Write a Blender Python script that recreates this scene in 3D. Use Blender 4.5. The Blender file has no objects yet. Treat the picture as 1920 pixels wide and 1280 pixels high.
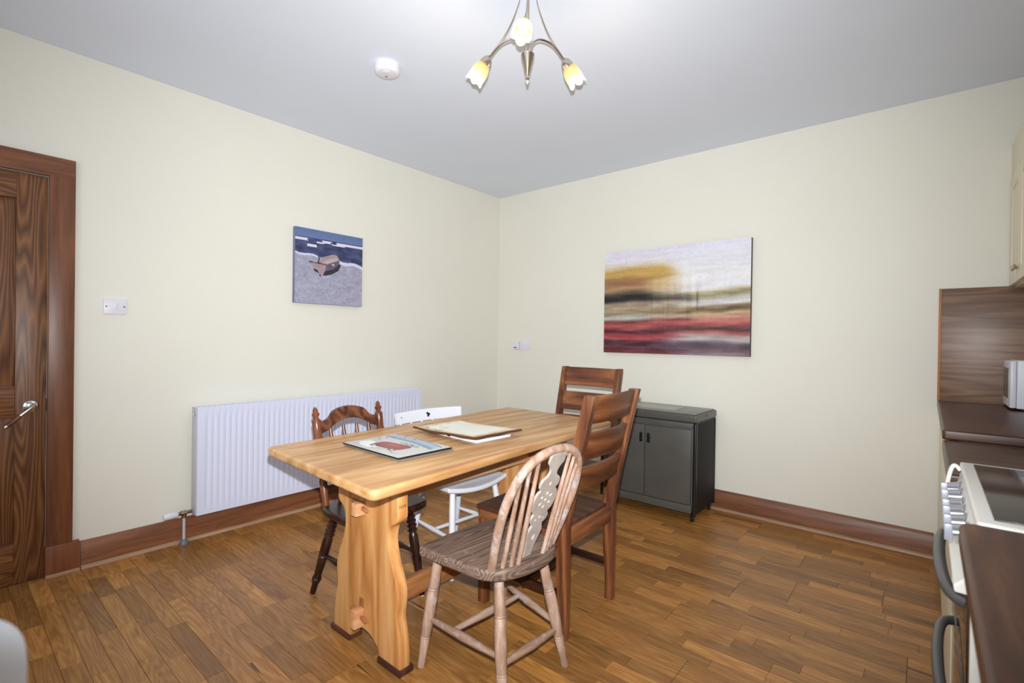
import bpy, bmesh, math, random
import numpy as np
from mathutils import Vector, Matrix, Quaternion

SC = bpy.context.scene
COL = SC.collection
rng = random.Random(11)

# ---------------------------------------------------------------- camera
FPX = 920.5
cam_d = bpy.data.cameras.new('camera')
cam_d.sensor_width = 36.0
cam_d.lens = FPX / 1920 * 36.0
cam_d.clip_start = 0.02
cam_d.dof.use_dof = True
cam_d.dof.focus_distance = 2.7
cam_d.dof.aperture_fstop = 4.0
cam = bpy.data.objects.new('camera', cam_d)
COL.objects.link(cam)
CAM = Vector((3.34143, -3.72643, 1.22))
FW = Vector((-0.646023, 0.763298, -0.005432)); RT = Vector((0.763177, 0.646025, 0.014591)); UP = Vector((-0.014647, -0.005281, 0.999879))
mw = Matrix.Identity(4)
for i in range(3):
    mw[i][0] = RT[i]; mw[i][1] = UP[i]; mw[i][2] = -FW[i]; mw[i][3] = CAM[i]
cam.matrix_world = mw
SC.camera = cam

# ---------------------------------------------------------------- light and exposure
vs = SC.view_settings
vs.view_transform = 'Standard'; vs.look = 'None'; vs.exposure = 0.0; vs.gamma = 1.0; vs.use_curve_mapping = False
w = bpy.data.worlds.new('world'); SC.world = w; w.use_nodes = True
w.node_tree.nodes['Background'].inputs[0].default_value = (0.62, 0.78, 1.0, 1)
w.node_tree.nodes['Background'].inputs[1].default_value = 1.0

def aim(o, loc, d):
    o.location = loc
    o.rotation_euler = Vector(d).to_track_quat('-Z', 'Y').to_euler()

# camera flash, just above the lens
fl = bpy.data.lights.new('camera_flash', 'SPOT')
fl.energy = 365; fl.spot_size = math.radians(116); fl.spot_blend = 1.0; fl.shadow_soft_size = 0.012
fl.color = (0.95, 0.98, 1.0)
flo = bpy.data.objects.new('camera_flash', fl); COL.objects.link(flo)
aim(flo, CAM + UP * 0.09 + RT * 0.0 + FW * 0.02, FW + UP * 0.05)
# daylight through the window behind the camera
wl = bpy.data.lights.new('window_daylight', 'AREA')
wl.shape = 'RECTANGLE'; wl.size = 2.3; wl.size_y = 1.4; wl.energy = 12; wl.color = (0.90, 0.95, 1.0)
wlo = bpy.data.objects.new('window_daylight', wl); COL.objects.link(wlo)
aim(wlo, (2.1, -4.57, 1.55), (0, 1, 0.08))

# ---------------------------------------------------------------- helpers
def lin(c):
    return tuple(((x / 255) / 12.92 if x / 255 <= 0.04045 else ((x / 255 + 0.055) / 1.055) ** 2.4) for x in c[:3]) + (1.0,)

def tag(o, label=None, cat=None, group=None, kind=None):
    if label: o['label'] = label
    if cat: o['category'] = cat
    if group: o['group'] = group
    if kind: o['kind'] = kind
    return o

def thing(name, label, cat, loc=(0, 0, 0), rz=0.0, group=None):
    o = bpy.data.objects.new(name, None); COL.objects.link(o)
    o.empty_display_size = 0.1
    o.location = loc; o.rotation_euler = (0, 0, rz)
    return tag(o, label, cat, group)

def link(name, me, mat, parent=None):
    o = bpy.data.objects.new(name, me); COL.objects.link(o)
    if mat is not None and len(me.materials) == 0:
        me.materials.append(mat)
    if parent is not None: o.parent = parent
    return o

def shade(me, angle=40):
    for pl in me.polygons: pl.use_smooth = True
    try:
        me.set_sharp_from_angle(angle=math.radians(angle))
    except Exception:
        pass

class MB:
    """collects shapes into one bmesh"""
    def __init__(self):
        self.bm = bmesh.new()
    def box(self, c, s, bev=0.0, rot=None, seg=2):
        m = Matrix.Translation(c) @ (rot.to_4x4() if rot is not None else Matrix.Identity(4)) @ Matrix.Diagonal((*s, 1))
        t = bmesh.new()
        bmesh.ops.create_cube(t, size=1.0, matrix=m)
        if bev > 0:
            bmesh.ops.bevel(t, geom=t.edges[:], offset=bev, segments=seg, profile=0.6, affect='EDGES')
        self.merge(t); return self
    def bar(self, p0, p1, wx, wy, bev=0.0, up=(0, 0, 1)):
        """box running from p0 to p1; wx across, wy along 'up'"""
        p0 = Vector(p0); p1 = Vector(p1); d = p1 - p0; L = d.length; d.normalize()
        u = Vector(up); x = d.cross(u); x.normalize(); u = x.cross(d)
        rot = Matrix((x, u, d)).transposed()
        # columns x,u,d
        rot = Matrix([[x[i], u[i], d[i]] for i in range(3)])
        return self.box((p0 + p1) / 2, (wx, wy, L), bev, rot)
    def lathe(self, prof, p0, p1, seg=16):
        """prof: list of (t 0..1 along, radius)"""
        p0 = Vector(p0); p1 = Vector(p1); d = p1 - p0; L = d.length
        q = Vector((0, 0, 1)).rotation_difference(d)
        rings = []
        for t, r in prof:
            ring = []
            for k in range(seg):
                a = 2 * math.pi * k / seg
                v = q @ Vector((r * math.cos(a), r * math.sin(a), t * L)) + p0
                ring.append(self.bm.verts.new(v))
            rings.append(ring)
        for a, b in zip(rings[:-1], rings[1:]):
            for k in range(seg):
                self.bm.faces.new((a[k], a[(k + 1) % seg], b[(k + 1) % seg], b[k]))
        self.bm.faces.new(rings[0][::-1]); self.bm.faces.new(rings[-1])
        return self
    def cyl(self, p0, p1, r0, r1=None, seg=16):
        return self.lathe([(0, r0), (1, r0 if r1 is None else r1)], p0, p1, seg)
    def tube(self, pts, rad, seg=10, squash=1.0, up=(0, 0, 1)):
        pts = [Vector(p) for p in pts]
        if not hasattr(rad, '__len__'): rad = [rad] * len(pts)
        rings = []
        for i, p in enumerate(pts):
            d = (pts[min(i + 1, len(pts) - 1)] - pts[max(i - 1, 0)]).normalized()
            x = d.cross(Vector(up))
            if x.length < 1e-4: x = d.cross(Vector((1, 0, 0)))
            x.normalize(); y = x.cross(d).normalized()
            rings.append([self.bm.verts.new(p + x * rad[i] * math.cos(2 * math.pi * k / seg) + y * rad[i] * squash * math.sin(2 * math.pi * k / seg)) for k in range(seg)])
        for a, b in zip(rings[:-1], rings[1:]):
            for k in range(seg):
                self.bm.faces.new((a[k], a[(k + 1) % seg], b[(k + 1) % seg], b[k]))
        self.bm.faces.new(rings[0][::-1]); self.bm.faces.new(rings[-1])
        return self
    def prism(self, outline, origin, ax, ay, thick, bev=0.0, seg=2):
        """outline (2d) in plane ax, ay from origin; extruded along ax x ay by thick"""
        t = bmesh.new()
        ax = Vector(ax); ay = Vector(ay); o = Vector(origin); n = ax.cross(ay).normalized() * thick
        vs_ = [t.verts.new(o + ax * a + ay * b) for a, b in outline]
        f = t.faces.new(vs_)
        r = bmesh.ops.extrude_face_region(t, geom=[f])
        nv = [e for e in r['geom'] if isinstance(e, bmesh.types.BMVert)]
        bmesh.ops.translate(t, verts=nv, vec=n)
        bmesh.ops.recalc_face_normals(t, faces=t.faces[:])
        if bev > 0:
            ed = [e for e in t.edges if len(e.link_faces) == 2 and e.calc_face_angle(0) > math.radians(50)]
            bmesh.ops.bevel(t, geom=ed, offset=bev, segments=seg, profile=0.6, affect='EDGES')
        self.merge(t); return self
    def merge(self, t):
        me = bpy.data.meshes.new('tmp'); t.to_mesh(me); t.free()
        self.bm.from_mesh(me); bpy.data.meshes.remove(me)
    def build(self, name, mat, parent=None, angle=40):
        bmesh.ops.recalc_face_normals(self.bm, faces=self.bm.faces[:])
        me = bpy.data.meshes.new(name); self.bm.to_mesh(me); self.bm.free()
        shade(me, angle)
        return link(name, me, mat, parent)

def curve_prism(name, loops, thick, bev, mat, parent, M):
    """flat plate with holes from closed 2d loops (local x,y), extruded about z=0, placed by matrix M"""
    cu = bpy.data.curves.new('tmp', 'CURVE'); cu.dimensions = '2D'; cu.fill_mode = 'BOTH'
    for lp in loops:
        s = cu.splines.new('POLY'); s.points.add(len(lp) - 1)
        for i, (x, y) in enumerate(lp): s.points[i].co = (x, y, 0, 1)
        s.use_cyclic_u = True
    cu.extrude = thick / 2 - bev; cu.bevel_depth = bev; cu.bevel_resolution = 1
    cu.offset = -bev
    o = bpy.data.objects.new('tmp', cu)
    me = bpy.data.meshes.new_from_object(o)
    bpy.data.objects.remove(o); bpy.data.curves.remove(cu)
    me.transform(M); me.name = name
    me.materials.clear(); me.materials.append(mat)
    shade(me, 35)
    return link(name, me, None, parent)

def smooth2(pts, n=6, closed=True):
    """catmull-rom through 2d/3d points"""
    out = []; N = len(pts); P = [Vector(p) for p in pts]
    rg = range(N) if closed else range(N - 1)
    for i in rg:
        if closed: a, b, c, d = P[(i - 1) % N], P[i], P[(i + 1) % N], P[(i + 2) % N]
        else: a, b, c, d = P[max(i - 1, 0)], P[i], P[i + 1], P[min(i + 2, N - 1)]
        for k in range(n):
            t = k / n
            out.append(0.5 * ((2 * b) + (c - a) * t + (2 * a - 5 * b + 4 * c - d) * t * t + (-a + 3 * b - 3 * c + d) * t ** 3))
    if not closed: out.append(P[-1])
    return [tuple(v) for v in out]

def rrect(x0, x1, y0, y1, r, n=5):
    out = []
    for cx, cy, a0 in ((x1 - r, y1 - r, 0), (x0 + r, y1 - r, 90), (x0 + r, y0 + r, 180), (x1 - r, y0 + r, 270)):
        for k in range(n + 1):
            a = math.radians(a0 + 90 * k / n); out.append((cx + r * math.cos(a), cy + r * math.sin(a)))
    return out

def round_poly(pts, r, n=5):
    out = []; N = len(pts)
    for i in range(N):
        p = Vector(pts[i]); a = (Vector(pts[i - 1]) - p).normalized(); b = (Vector(pts[(i + 1) % N]) - p).normalized()
        s = p + a * r; e = p + b * r
        for k in range(n + 1):
            t = k / n
            out.append(tuple((1 - t) ** 2 * s + 2 * t * (1 - t) * p + t * t * e))
    return out

# ---------------------------------------------------------------- materials
def newmat(name):
    m = bpy.data.materials.new(name); m.use_nodes = True
    nt = m.node_tree; b = nt.nodes['Principled BSDF']
    return m, nt, b

def plain(name, col, rough=0.5, metal=0.0, bump=0.0, bscale=200, emit=None, estr=0, var=0.0, vscale=3.0, spec=None):
    m, nt, b = newmat(name)
    b.inputs['Base Color'].default_value = lin(col); b.inputs['Roughness'].default_value = rough; b.inputs['Metallic'].default_value = metal
    if spec is not None: b.inputs['Specular IOR Level'].default_value = spec
    if emit: b.inputs['Emission Color'].default_value = lin(emit); b.inputs['Emission Strength'].default_value = estr
    tc = nt.nodes.new('ShaderNodeTexCoord')
    if var > 0:
        n = nt.nodes.new('ShaderNodeTexNoise'); n.inputs['Scale'].default_value = vscale; n.inputs['Detail'].default_value = 5
        nt.links.new(tc.outputs['Object'], n.inputs['Vector'])
        r = nt.nodes.new('ShaderNodeValToRGB')
        r.color_ramp.elements[0].position = 0.3; r.color_ramp.elements[1].position = 0.7
        r.color_ramp.elements[0].color = tuple(v * (1 - var) for v in lin(col)[:3]) + (1,)
        r.color_ramp.elements[1].color = tuple(min(1, v * (1 + var)) for v in lin(col)[:3]) + (1,)
        nt.links.new(n.outputs['Fac'], r.inputs['Fac']); nt.links.new(r.outputs['Color'], b.inputs['Base Color'])
    if bump > 0:
        n2 = nt.nodes.new('ShaderNodeTexNoise'); n2.inputs['Scale'].default_value = bscale; n2.inputs['Detail'].default_value = 3
        nt.links.new(tc.outputs['Object'], n2.inputs['Vector'])
        bp = nt.nodes.new('ShaderNodeBump'); bp.inputs['Strength'].default_value = bump; bp.inputs['Distance'].default_value = 0.002
        nt.links.new(n2.outputs['Fac'], bp.inputs['Height']); nt.links.new(bp.outputs['Normal'], b.inputs['Normal'])
    return m

def wood(name, dark, mid, light, axis='x', rough=0.42, grain=1.0, rings=0.5, attr=False, varn=0.0, spots=0.0, spotcol=(60, 40, 30), streak=26.0, freq=9.0, bump=0.15, wear=None, coat=0.0):
    m, nt, b = newmat(name)
    N = nt.nodes.new; L = nt.links.new
    tc = N('ShaderNodeTexCoord'); vec = tc.outputs['Object']
    rnd = None
    if attr:
        at = N('ShaderNodeAttribute'); at.attribute_name = 'rnd'; rnd = at.outputs['Fac']
        mul = N('ShaderNodeMath'); mul.operation = 'MULTIPLY'; mul.inputs[1].default_value = 37.0; L(rnd, mul.inputs[0])
        cb = N('ShaderNodeCombineXYZ'); L(mul.outputs[0], cb.inputs[0]); L(mul.outputs[0], cb.inputs[2])
        ad = N('ShaderNodeVectorMath'); ad.operation = 'ADD'; L(vec, ad.inputs[0]); L(cb.outputs[0], ad.inputs[1]); vec = ad.outputs[0]
    mp = N('ShaderNodeMapping'); L(vec, mp.inputs['Vector'])
    s = {'x': (0.09, 1, 1), 'y': (1, 0.09, 1), 'z': (1, 1, 0.09)}[axis]
    mp.inputs['Scale'].default_value = s
    # fine fibres
    n1 = N('ShaderNodeTexNoise'); n1.inputs['Scale'].default_value = streak * 2.6; n1.inputs['Detail'].default_value = 6; n1.inputs['Roughness'].default_value = 0.65
    L(mp.outputs[0], n1.inputs['Vector'])
    # cathedral figure: distorted bands
    n2 = N('ShaderNodeTexNoise'); n2.inputs['Scale'].default_value = 5.0 * grain; n2.inputs['Detail'].default_value = 2
    L(mp.outputs[0], n2.inputs['Vector'])
    mu = N('ShaderNodeMath'); mu.operation = 'MULTIPLY'; mu.inputs[1].default_value = freq; L(n2.outputs['Fac'], mu.inputs[0])
    fr = N('ShaderNodeMath'); fr.operation = 'PINGPONG'; fr.inputs[1].default_value = 0.5; L(mu.outputs[0], fr.inputs[0])
    fr2 = N('ShaderNodeMath'); fr2.operation = 'MULTIPLY'; fr2.inputs[1].default_value = 2.0; L(fr.outputs[0], fr2.inputs[0])
    mx = N('ShaderNodeMix'); mx.data_type = 'FLOAT'; mx.inputs[0].default_value = rings; L(n1.outputs['Fac'], mx.inputs[2]); L(fr2.outputs[0], mx.inputs[3])
    ramp = N('ShaderNodeValToRGB'); e = ramp.color_ramp.elements
    e[0].position = 0.22; e[0].color = lin(dark); e[1].position = 0.78; e[1].color = lin(light)
    q = ramp.color_ramp.elements.new(0.5); q.color = lin(mid)
    L(mx.outputs[0], ramp.inputs['Fac'])
    col = ramp.outputs['Color']
    hs = N('ShaderNodeHueSaturation'); L(col, hs.inputs['Color'])
    n3 = N('ShaderNodeTexNoise'); n3.inputs['Scale'].default_value = 2.2; n3.inputs['Detail'].default_value = 3; L(mp.outputs[0], n3.inputs['Vector'])
    mr = N('ShaderNodeMapRange'); mr.inputs[1].default_value = 0.3; mr.inputs[2].default_value = 0.7; mr.inputs[3].default_value = 1 - 0.22; mr.inputs[4].default_value = 1.18
    L(n3.outputs['Fac'], mr.inputs[0]); val = mr.outputs[0]
    if attr:
        mr2 = N('ShaderNodeMapRange'); mr2.inputs[3].default_value = 1 - varn; mr2.inputs[4].default_value = 1 + varn; L(rnd, mr2.inputs[0])
        mm = N('ShaderNodeMath'); mm.operation = 'MULTIPLY'; L(val, mm.inputs[0]); L(mr2.outputs[0], mm.inputs[1]); val = mm.outputs[0]
    L(val, hs.inputs['Value']); col = hs.outputs['Color']
    if wear:
        nw = N('ShaderNodeTexNoise'); nw.inputs['Scale'].default_value = wear[1]; nw.inputs['Detail'].default_value = 6; nw.inputs['Roughness'].default_value = 0.7
        L(tc.outputs['Object'], nw.inputs['Vector'])
        rw = N('ShaderNodeMapRange'); rw.inputs[1].default_value = wear[2]; rw.inputs[2].default_value = wear[2] + 0.15; L(nw.outputs['Fac'], rw.inputs[0])
        mi = N('ShaderNodeMix'); mi.data_type = 'RGBA'; mi.inputs[7].default_value = lin(wear[0]); L(rw.outputs[0], mi.inputs[0]); L(col, mi.inputs[6]); col = mi.outputs[2]
    if spots > 0:
        vo = N('ShaderNodeTexNoise'); vo.inputs['Scale'].default_value = 26; vo.inputs['Detail'].default_value = 1; L(mp.outputs[0], vo.inputs['Vector'])
        rs = N('ShaderNodeMapRange'); rs.inputs[1].default_value = 0.74; rs.inputs[2].default_value = 0.8; rs.inputs[4].default_value = spots; L(vo.outputs['Fac'], rs.inputs[0])
        mi = N('ShaderNodeMix'); mi.data_type = 'RGBA'; mi.inputs[7].default_value = lin(spotcol); L(rs.outputs[0], mi.inputs[0]); L(col, mi.inputs[6]); col = mi.outputs[2]
    L(col, b.inputs['Base Color'])
    b.inputs['Roughness'].default_value = rough
    if coat: b.inputs['Coat Weight'].default_value = coat; b.inputs['Coat Roughness'].default_value = 0.25
    bp = N('ShaderNodeBump'); bp.inputs['Strength'].default_value = bump; bp.inputs['Distance'].default_value = 0.001
    L(n1.outputs['Fac'], bp.inputs['Height']); L(bp.outputs['Normal'], b.inputs['Normal'])
    return m

M = {}
M['wall'] = plain('wall_paint', (236, 233, 221), 0.7, bump=0.35, bscale=130, var=0.015, vscale=1.5)
M['ceiling'] = plain('ceiling_paint', (230, 237, 250), 0.85, bump=0.2, bscale=150, var=0.01)
M['wallback'] = plain('wall_paint_back', (240, 232, 205), 0.8)
M['floor'] = wood('oak_floor', (132, 84, 38), (164, 112, 56), (190, 142, 80), 'x', rough=0.38, grain=1.6, rings=0.2, freq=24, attr=True, varn=0.28, spots=0.85, spotcol=(60, 34, 20), streak=28)
M['gap'] = plain('floor_gap', (52, 34, 22), 0.8)
sk = ((100, 58, 36), (132, 82, 52), (150, 98, 66))
for a in 'xy': M['skirt_' + a] = wood('oak_skirting_' + a, *sk, a, rough=0.38, rings=0.25)
M['quad_x'] = wood('quadrant_x', (150, 118, 92), (172, 138, 110), (190, 156, 128), 'x', rings=0.2)
M['quad_y'] = wood('quadrant_y', (150, 118, 92), (172, 138, 110), (190, 156, 128), 'y', rings=0.2)
dk = ((84, 48, 26), (122, 76, 42), (150, 100, 58))
M['door_z'] = wood('oak_door_z', *dk, 'z', rough=0.38, grain=1.0, rings=0.5, freq=34)
M['door_y'] = wood('oak_door_y', *dk, 'y', rough=0.38, grain=1.0, rings=0.45, freq=34)
M['arch_z'] = wood('oak_frame_z', (94, 54, 34), (122, 74, 46), (142, 90, 58), 'z', rough=0.36, rings=0.25)
M['arch_y'] = wood('oak_frame_y', (94, 54, 34), (122, 74, 46), (142, 90, 58), 'y', rough=0.36, rings=0.25)
M['plinth'] = wood('oak_plinth', (120, 68, 42), (140, 82, 52), (154, 94, 60), 'z', rough=0.4, rings=0.2)
tb = ((174, 122, 74), (206, 158, 106), (228, 186, 138))
M['tabletop'] = wood('pine_tabletop', *tb, 'y', rough=0.42, grain=0.8, rings=0.35, streak=18, wear=((216, 182, 142), 3.0, 0.62))
M['pine_z'] = wood('pine_panel', (168, 104, 52), (204, 144, 84), (226, 174, 116), 'z', rough=0.4, grain=0.8, rings=0.35, streak=16, spots=0.5, spotcol=(110, 60, 30))
M['pine_y'] = wood('pine_rail', (128, 78, 42), (160, 104, 60), (184, 128, 80), 'y', rough=0.4, rings=0.3)
M['pine_l'] = wood('pine_tenon', (186, 124, 82), (214, 158, 112), (230, 182, 140), 'y', rough=0.5, rings=0.3)
M['foot'] = wood('dark_footpad', (60, 34, 26), (82, 48, 36), (96, 60, 46), 'x', rough=0.5)
ld = ((70, 36, 22), (112, 64, 38), (150, 96, 60))
for a in 'xyz': M['acacia_' + a] = wood('acacia_' + a, *ld, a, rough=0.4, grain=1.0, rings=0.4)
M['seatdark'] = wood('acacia_seat', (48, 26, 18), (72, 42, 28), (92, 56, 40), 'y', rough=0.5, rings=0.4)
wd = ((112, 84, 68), (156, 124, 104), (186, 158, 140))
for a in 'xyz': M['elm_' + a] = wood('washed_elm_' + a, *wd, a, rough=0.6, grain=1.0, rings=0.25, wear=((176, 164, 160), 14.0, 0.52), bump=0.4)
M['elmseat'] = wood('washed_elm_seat', (70, 54, 44), (112, 90, 76), (146, 122, 106), 'x', rough=0.6, grain=1.2, rings=0.4, freq=40, wear=((168, 140, 126), 5.0, 0.6), bump=0.4)
dd = ((22, 10, 8), (44, 22, 16), (72, 40, 28))
for a in 'xyz': M['dark_' + a] = wood('dark_stain_' + a, *dd, a, rough=0.3, rings=0.3)
M['crest'] = wood('worn_crest', (48, 24, 16), (90, 52, 34), (126, 80, 54), 'y', rough=0.32, rings=0.4)
M['turned'] = wood('turned_post', (58, 28, 16), (104, 58, 36), (130, 78, 52), 'z', rough=0.25, rings=0.2)
M['white'] = plain('white_gloss_paint', (232, 234, 244), 0.35, var=0.02)
M['rad'] = plain('radiator_enamel', (226, 230, 252), 0.35)
M['radside'] = plain('radiator_side', (200, 200, 210), 0.4)
M['plastic'] = plain('white_plastic', (232, 230, 240), 0.35)
M['chrome'] = plain('chrome', (210, 212, 216), 0.14, 1.0)
M['steel'] = plain('brushed_nickel', (190, 178, 165), 0.25, 1.0)
M['grey'] = plain('grey_handle', (92, 92, 92), 0.35, 0.3)
M['griplight'] = plain('satin_grip', (176, 178, 190), 0.35, 0.4)
M['black'] = plain('black_plastic', (22, 22, 24), 0.35)
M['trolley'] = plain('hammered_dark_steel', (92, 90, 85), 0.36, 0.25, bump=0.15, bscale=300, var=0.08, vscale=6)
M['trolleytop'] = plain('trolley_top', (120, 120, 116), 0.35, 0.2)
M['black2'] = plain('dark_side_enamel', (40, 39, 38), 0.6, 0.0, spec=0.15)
M['cream'] = plain('cream_door', (230, 222, 196), 0.4)
M['creamw'] = plain('cooker_enamel', (240, 238, 230), 0.3)
M['glass'] = plain('black_glass', (44, 36, 32), 0.12)
M['oven'] = plain('oven_glass', (60, 40, 26), 0.06, spec=0.9)
M['wtop_y'] = wood('worktop_y', (46, 22, 14), (86, 48, 28), (122, 78, 52), 'y', rough=0.4, rings=0.2, streak=22, wear=((150, 130, 118), 30.0, 0.70))
M['wtop_x'] = wood('worktop_x', (54, 28, 18), (76, 44, 28), (98, 62, 42), 'x', rough=0.36, rings=0.3, streak=34)
M['splash'] = wood('splash_panel', (98, 70, 50), (124, 92, 70), (146, 114, 90), 'x', rough=0.35, grain=1.6, rings=0.4, spots=0.5, spotcol=(84, 60, 50))
M['edge'] = plain('edge_strip', (176, 116, 64), 0.5)
M['valve'] = plain('valve_brass', (150, 140, 125), 0.3, 1.0)
M['pipe'] = plain('pipe_collar', (110, 116, 128), 0.4)
M['mark'] = plain('burnt_mark', (96, 56, 40), 0.7)
M['motif'] = plain('black_motif', (30, 30, 34), 0.6)

def vcmat(name, rough=0.6, bump=0.0):
    m, nt, b = newmat(name)
    a = nt.nodes.new('ShaderNodeAttribute'); a.attribute_name = 'print'
    nt.links.new(a.outputs['Color'], b.inputs['Base Color']); b.inputs['Roughness'].default_value = rough
    if bump:
        tc = nt.nodes.new('ShaderNodeTexCoord'); n = nt.nodes.new('ShaderNodeTexNoise'); n.inputs['Scale'].default_value = 400
        nt.links.new(tc.outputs['Object'], n.inputs['Vector'])
        bp = nt.nodes.new('ShaderNodeBump'); bp.inputs['Strength'].default_value = bump; bp.inputs['Distance'].default_value = 0.001
        nt.links.new(n.outputs['Fac'], bp.inputs['Height']); nt.links.new(bp.outputs['Normal'], b.inputs['Normal'])
    return m
M['print'] = vcmat('printed_canvas', 0.65, 0.15)
M['mat'] = vcmat('printed_mat', 0.3)

def printed(name, P00, P10, P01, nu, nv, fn, mat, parent, zf=None):
    """flat print: P00 top-left, P10 top-right, P01 bottom-left; fn(u,v)->rgb arrays in 0..255"""
    P00, P10, P01 = map(np.array, (P00, P10, P01))
    u, v = np.meshgrid(np.linspace(0, 1, nu + 1), np.linspace(0, 1, nv + 1))
    pos = P00 + (P10 - P00) * u[..., None] + (P01 - P00) * v[..., None]
    if zf is not None: pos[..., 2] += zf(u, v)
    c = np.clip(fn(u, v), 0, 255) / 255.0
    c = np.where(c <= 0.04045, c / 12.92, ((c + 0.055) / 1.055) ** 2.4)
    idx = np.arange((nu + 1) * (nv + 1)).reshape(nv + 1, nu + 1)
    f = np.stack([idx[:-1, :-1], idx[1:, :-1], idx[1:, 1:], idx[:-1, 1:]], -1).reshape(-1, 4)
    me = bpy.data.meshes.new(name); me.from_pydata(pos.reshape(-1, 3).tolist(), [], f.tolist())
    ca = me.color_attributes.new('print', 'FLOAT_COLOR', 'POINT')
    rgba = np.ones((c.size // 3, 4), dtype=np.float32); rgba[:, :3] = c.reshape(-1, 3)
    ca.data.foreach_set('color', rgba.ravel())
    for pl in me.polygons: pl.use_smooth = True
    return link(name, me, mat, parent)

def vnoise(u, v, su, sv, seed):
    """value noise by bilinear/smooth interpolation"""
    r = np.random.RandomState(seed); g = r.rand(int(sv) + 3, int(su) + 3)
    x = u * su; y = v * sv; xi = x.astype(int); yi = y.astype(int); fx = x - xi; fy = y - yi
    fx = fx * fx * (3 - 2 * fx); fy = fy * fy * (3 - 2 * fy)
    return (g[yi, xi] * (1 - fx) + g[yi, xi + 1] * fx) * (1 - fy) + (g[yi + 1, xi] * (1 - fx) + g[yi + 1, xi + 1] * fx) * fy

def inpoly(u, v, P):
    ins = np.zeros(u.shape, bool); n = len(P)
    for i in range(n):
        x0, y0 = P[i]; x1, y1 = P[(i + 1) % n]
        if y0 == y1: continue
        c = ((y0 > v) != (y1 > v)) & (u < (x1 - x0) * (v - y0) / (y1 - y0) + x0)
        ins ^= c
    return ins

# ================================================================ ROOM
H = 2.645; XR = 3.99; YB = -4.6
def struct(name, mb, mat, parent=None, label=None):
    o = mb.build(name, mat, parent)
    if parent is None: o['kind'] = 'structure'
    return o
struct('ceiling', MB().box((XR / 2, YB / 2, H + 0.05), (XR + 0.2, -YB + 0.2, 0.1)), M['ceiling'])
# left wall with a door opening
DY0, DY1, DH = -4.115, -3.357, 1.99
wlft = MB()
wlft.box((-0.06, (DY1 + 0) / 2, H / 2), (0.12, -DY1, H)); wlft.box((-0.06, (YB + DY0) / 2, H / 2), (0.12, DY0 - YB, H))
wlft.box((-0.06, (DY0 + DY1) / 2, (H + DH) / 2), (0.12, DY1 - DY0, H - DH))
struct('wall_left', wlft, M['wall'])
struct('wall_far', MB().box((XR / 2, 0.06, H / 2), (XR + 0.24, 0.12, H)), M['wall'])
struct('wall_right', MB().box((XR + 0.06, YB / 2, H / 2), (0.12, -YB, H)), M['wall'])
# back wall with window opening
WX0, WX1, WZ0, WZ1 = 0.75, 3.05, 0.85, 2.25
bw = MB()
bw.box((WX0 / 2 - 0.06, YB - 0.06, H / 2), (WX0 + 0.12, 0.12, H)); bw.box(((WX1 + XR) / 2 + 0.06, YB - 0.06, H / 2), (XR - WX1 + 0.12, 0.12, H))
bw.box(((WX0 + WX1) / 2, YB - 0.06, WZ0 / 2), (WX1 - WX0, 0.12, WZ0)); bw.box(((WX0 + WX1) / 2, YB - 0.06, (H + WZ1) / 2), (WX1 - WX0, 0.12, H - WZ1))
struct('wall_back', bw, M['wallback'])
wf = MB(); zc = (WZ0 + WZ1) / 2; xc = (WX0 + WX1) / 2
for x in (WX0 + 0.03, xc, WX1 - 0.03): wf.box((x, YB - 0.05, zc), (0.06, 0.06, WZ1 - WZ0), 0.004)
for z in (WZ0 + 0.03, WZ1 - 0.03): wf.box((xc, YB - 0.05, z), (WX1 - WX0, 0.06, 0.06), 0.004)
struct('window_1', wf, M['white'])

# ---- floor: oak strips laid along x
fl_base = struct('floor', MB().box((XR / 2, YB / 2, -0.052), (XR + 0.2, -YB + 0.2, 0.1)), M['gap'])
strips = []
SW = 0.0655; PW = SW * 3
y = YB; row = 0
while y < -0.001:
    x = -rng.uniform(0.0, 1.2)
    while x < XR:
        x2 = x + 1.21
        for k in range(3):
            ya = y + k * SW; yb_ = min(ya + SW, -0.002)
            if ya >= -0.01: continue
            cx = x
            cuts = []
            while cx < x2 - 0.12:
                nx = cx + rng.uniform(0.2, 0.46)
                if nx > x2 - 0.14: nx = x2
                cuts.append((cx, nx)); cx = nx
            for (a, b_) in cuts:
                a2 = max(a, 0.0); b2 = min(b_, XR)
                if b2 - a2 < 0.01: continue
                strips.append((a2, b2, ya, yb_, k, a == x, b_ == x2))
        x = x2
    y += PW; row += 1
def strip_geo(s):
    a, b_, y0, y1, k, e0, e1 = s
    g = 0.00035
    X0 = a + (0.0007 if e0 else g); X1 = b_ - (0.0007 if e1 else g)
    Y0 = y0 + (0.0006 if k == 0 else g); Y1 = y1 - (0.0006 if k == 2 else g)
    c = 0.0006
    dz = rng.uniform(-0.00015, 0.0)
    v = [(X0, Y0, -0.003), (X1, Y0, -0.003), (X1, Y1, -0.003), (X0, Y1, -0.003),
         (X0, Y0, dz - c), (X1, Y0, dz - c), (X1, Y1, dz - c), (X0, Y1, dz - c),
         (X0 + c, Y0 + c, dz), (X1 - c, Y0 + c, dz), (X1 - c, Y1 - c, dz), (X0 + c, Y1 - c, dz)]
    f = [(8, 9, 10, 11)]
    for i in range(4):
        j = (i + 1) % 4
        f.append((i, j, 4 + j, 4 + i)); f.append((4 + i, 4 + j, 8 + j, 8 + i))
    return v, f
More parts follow.
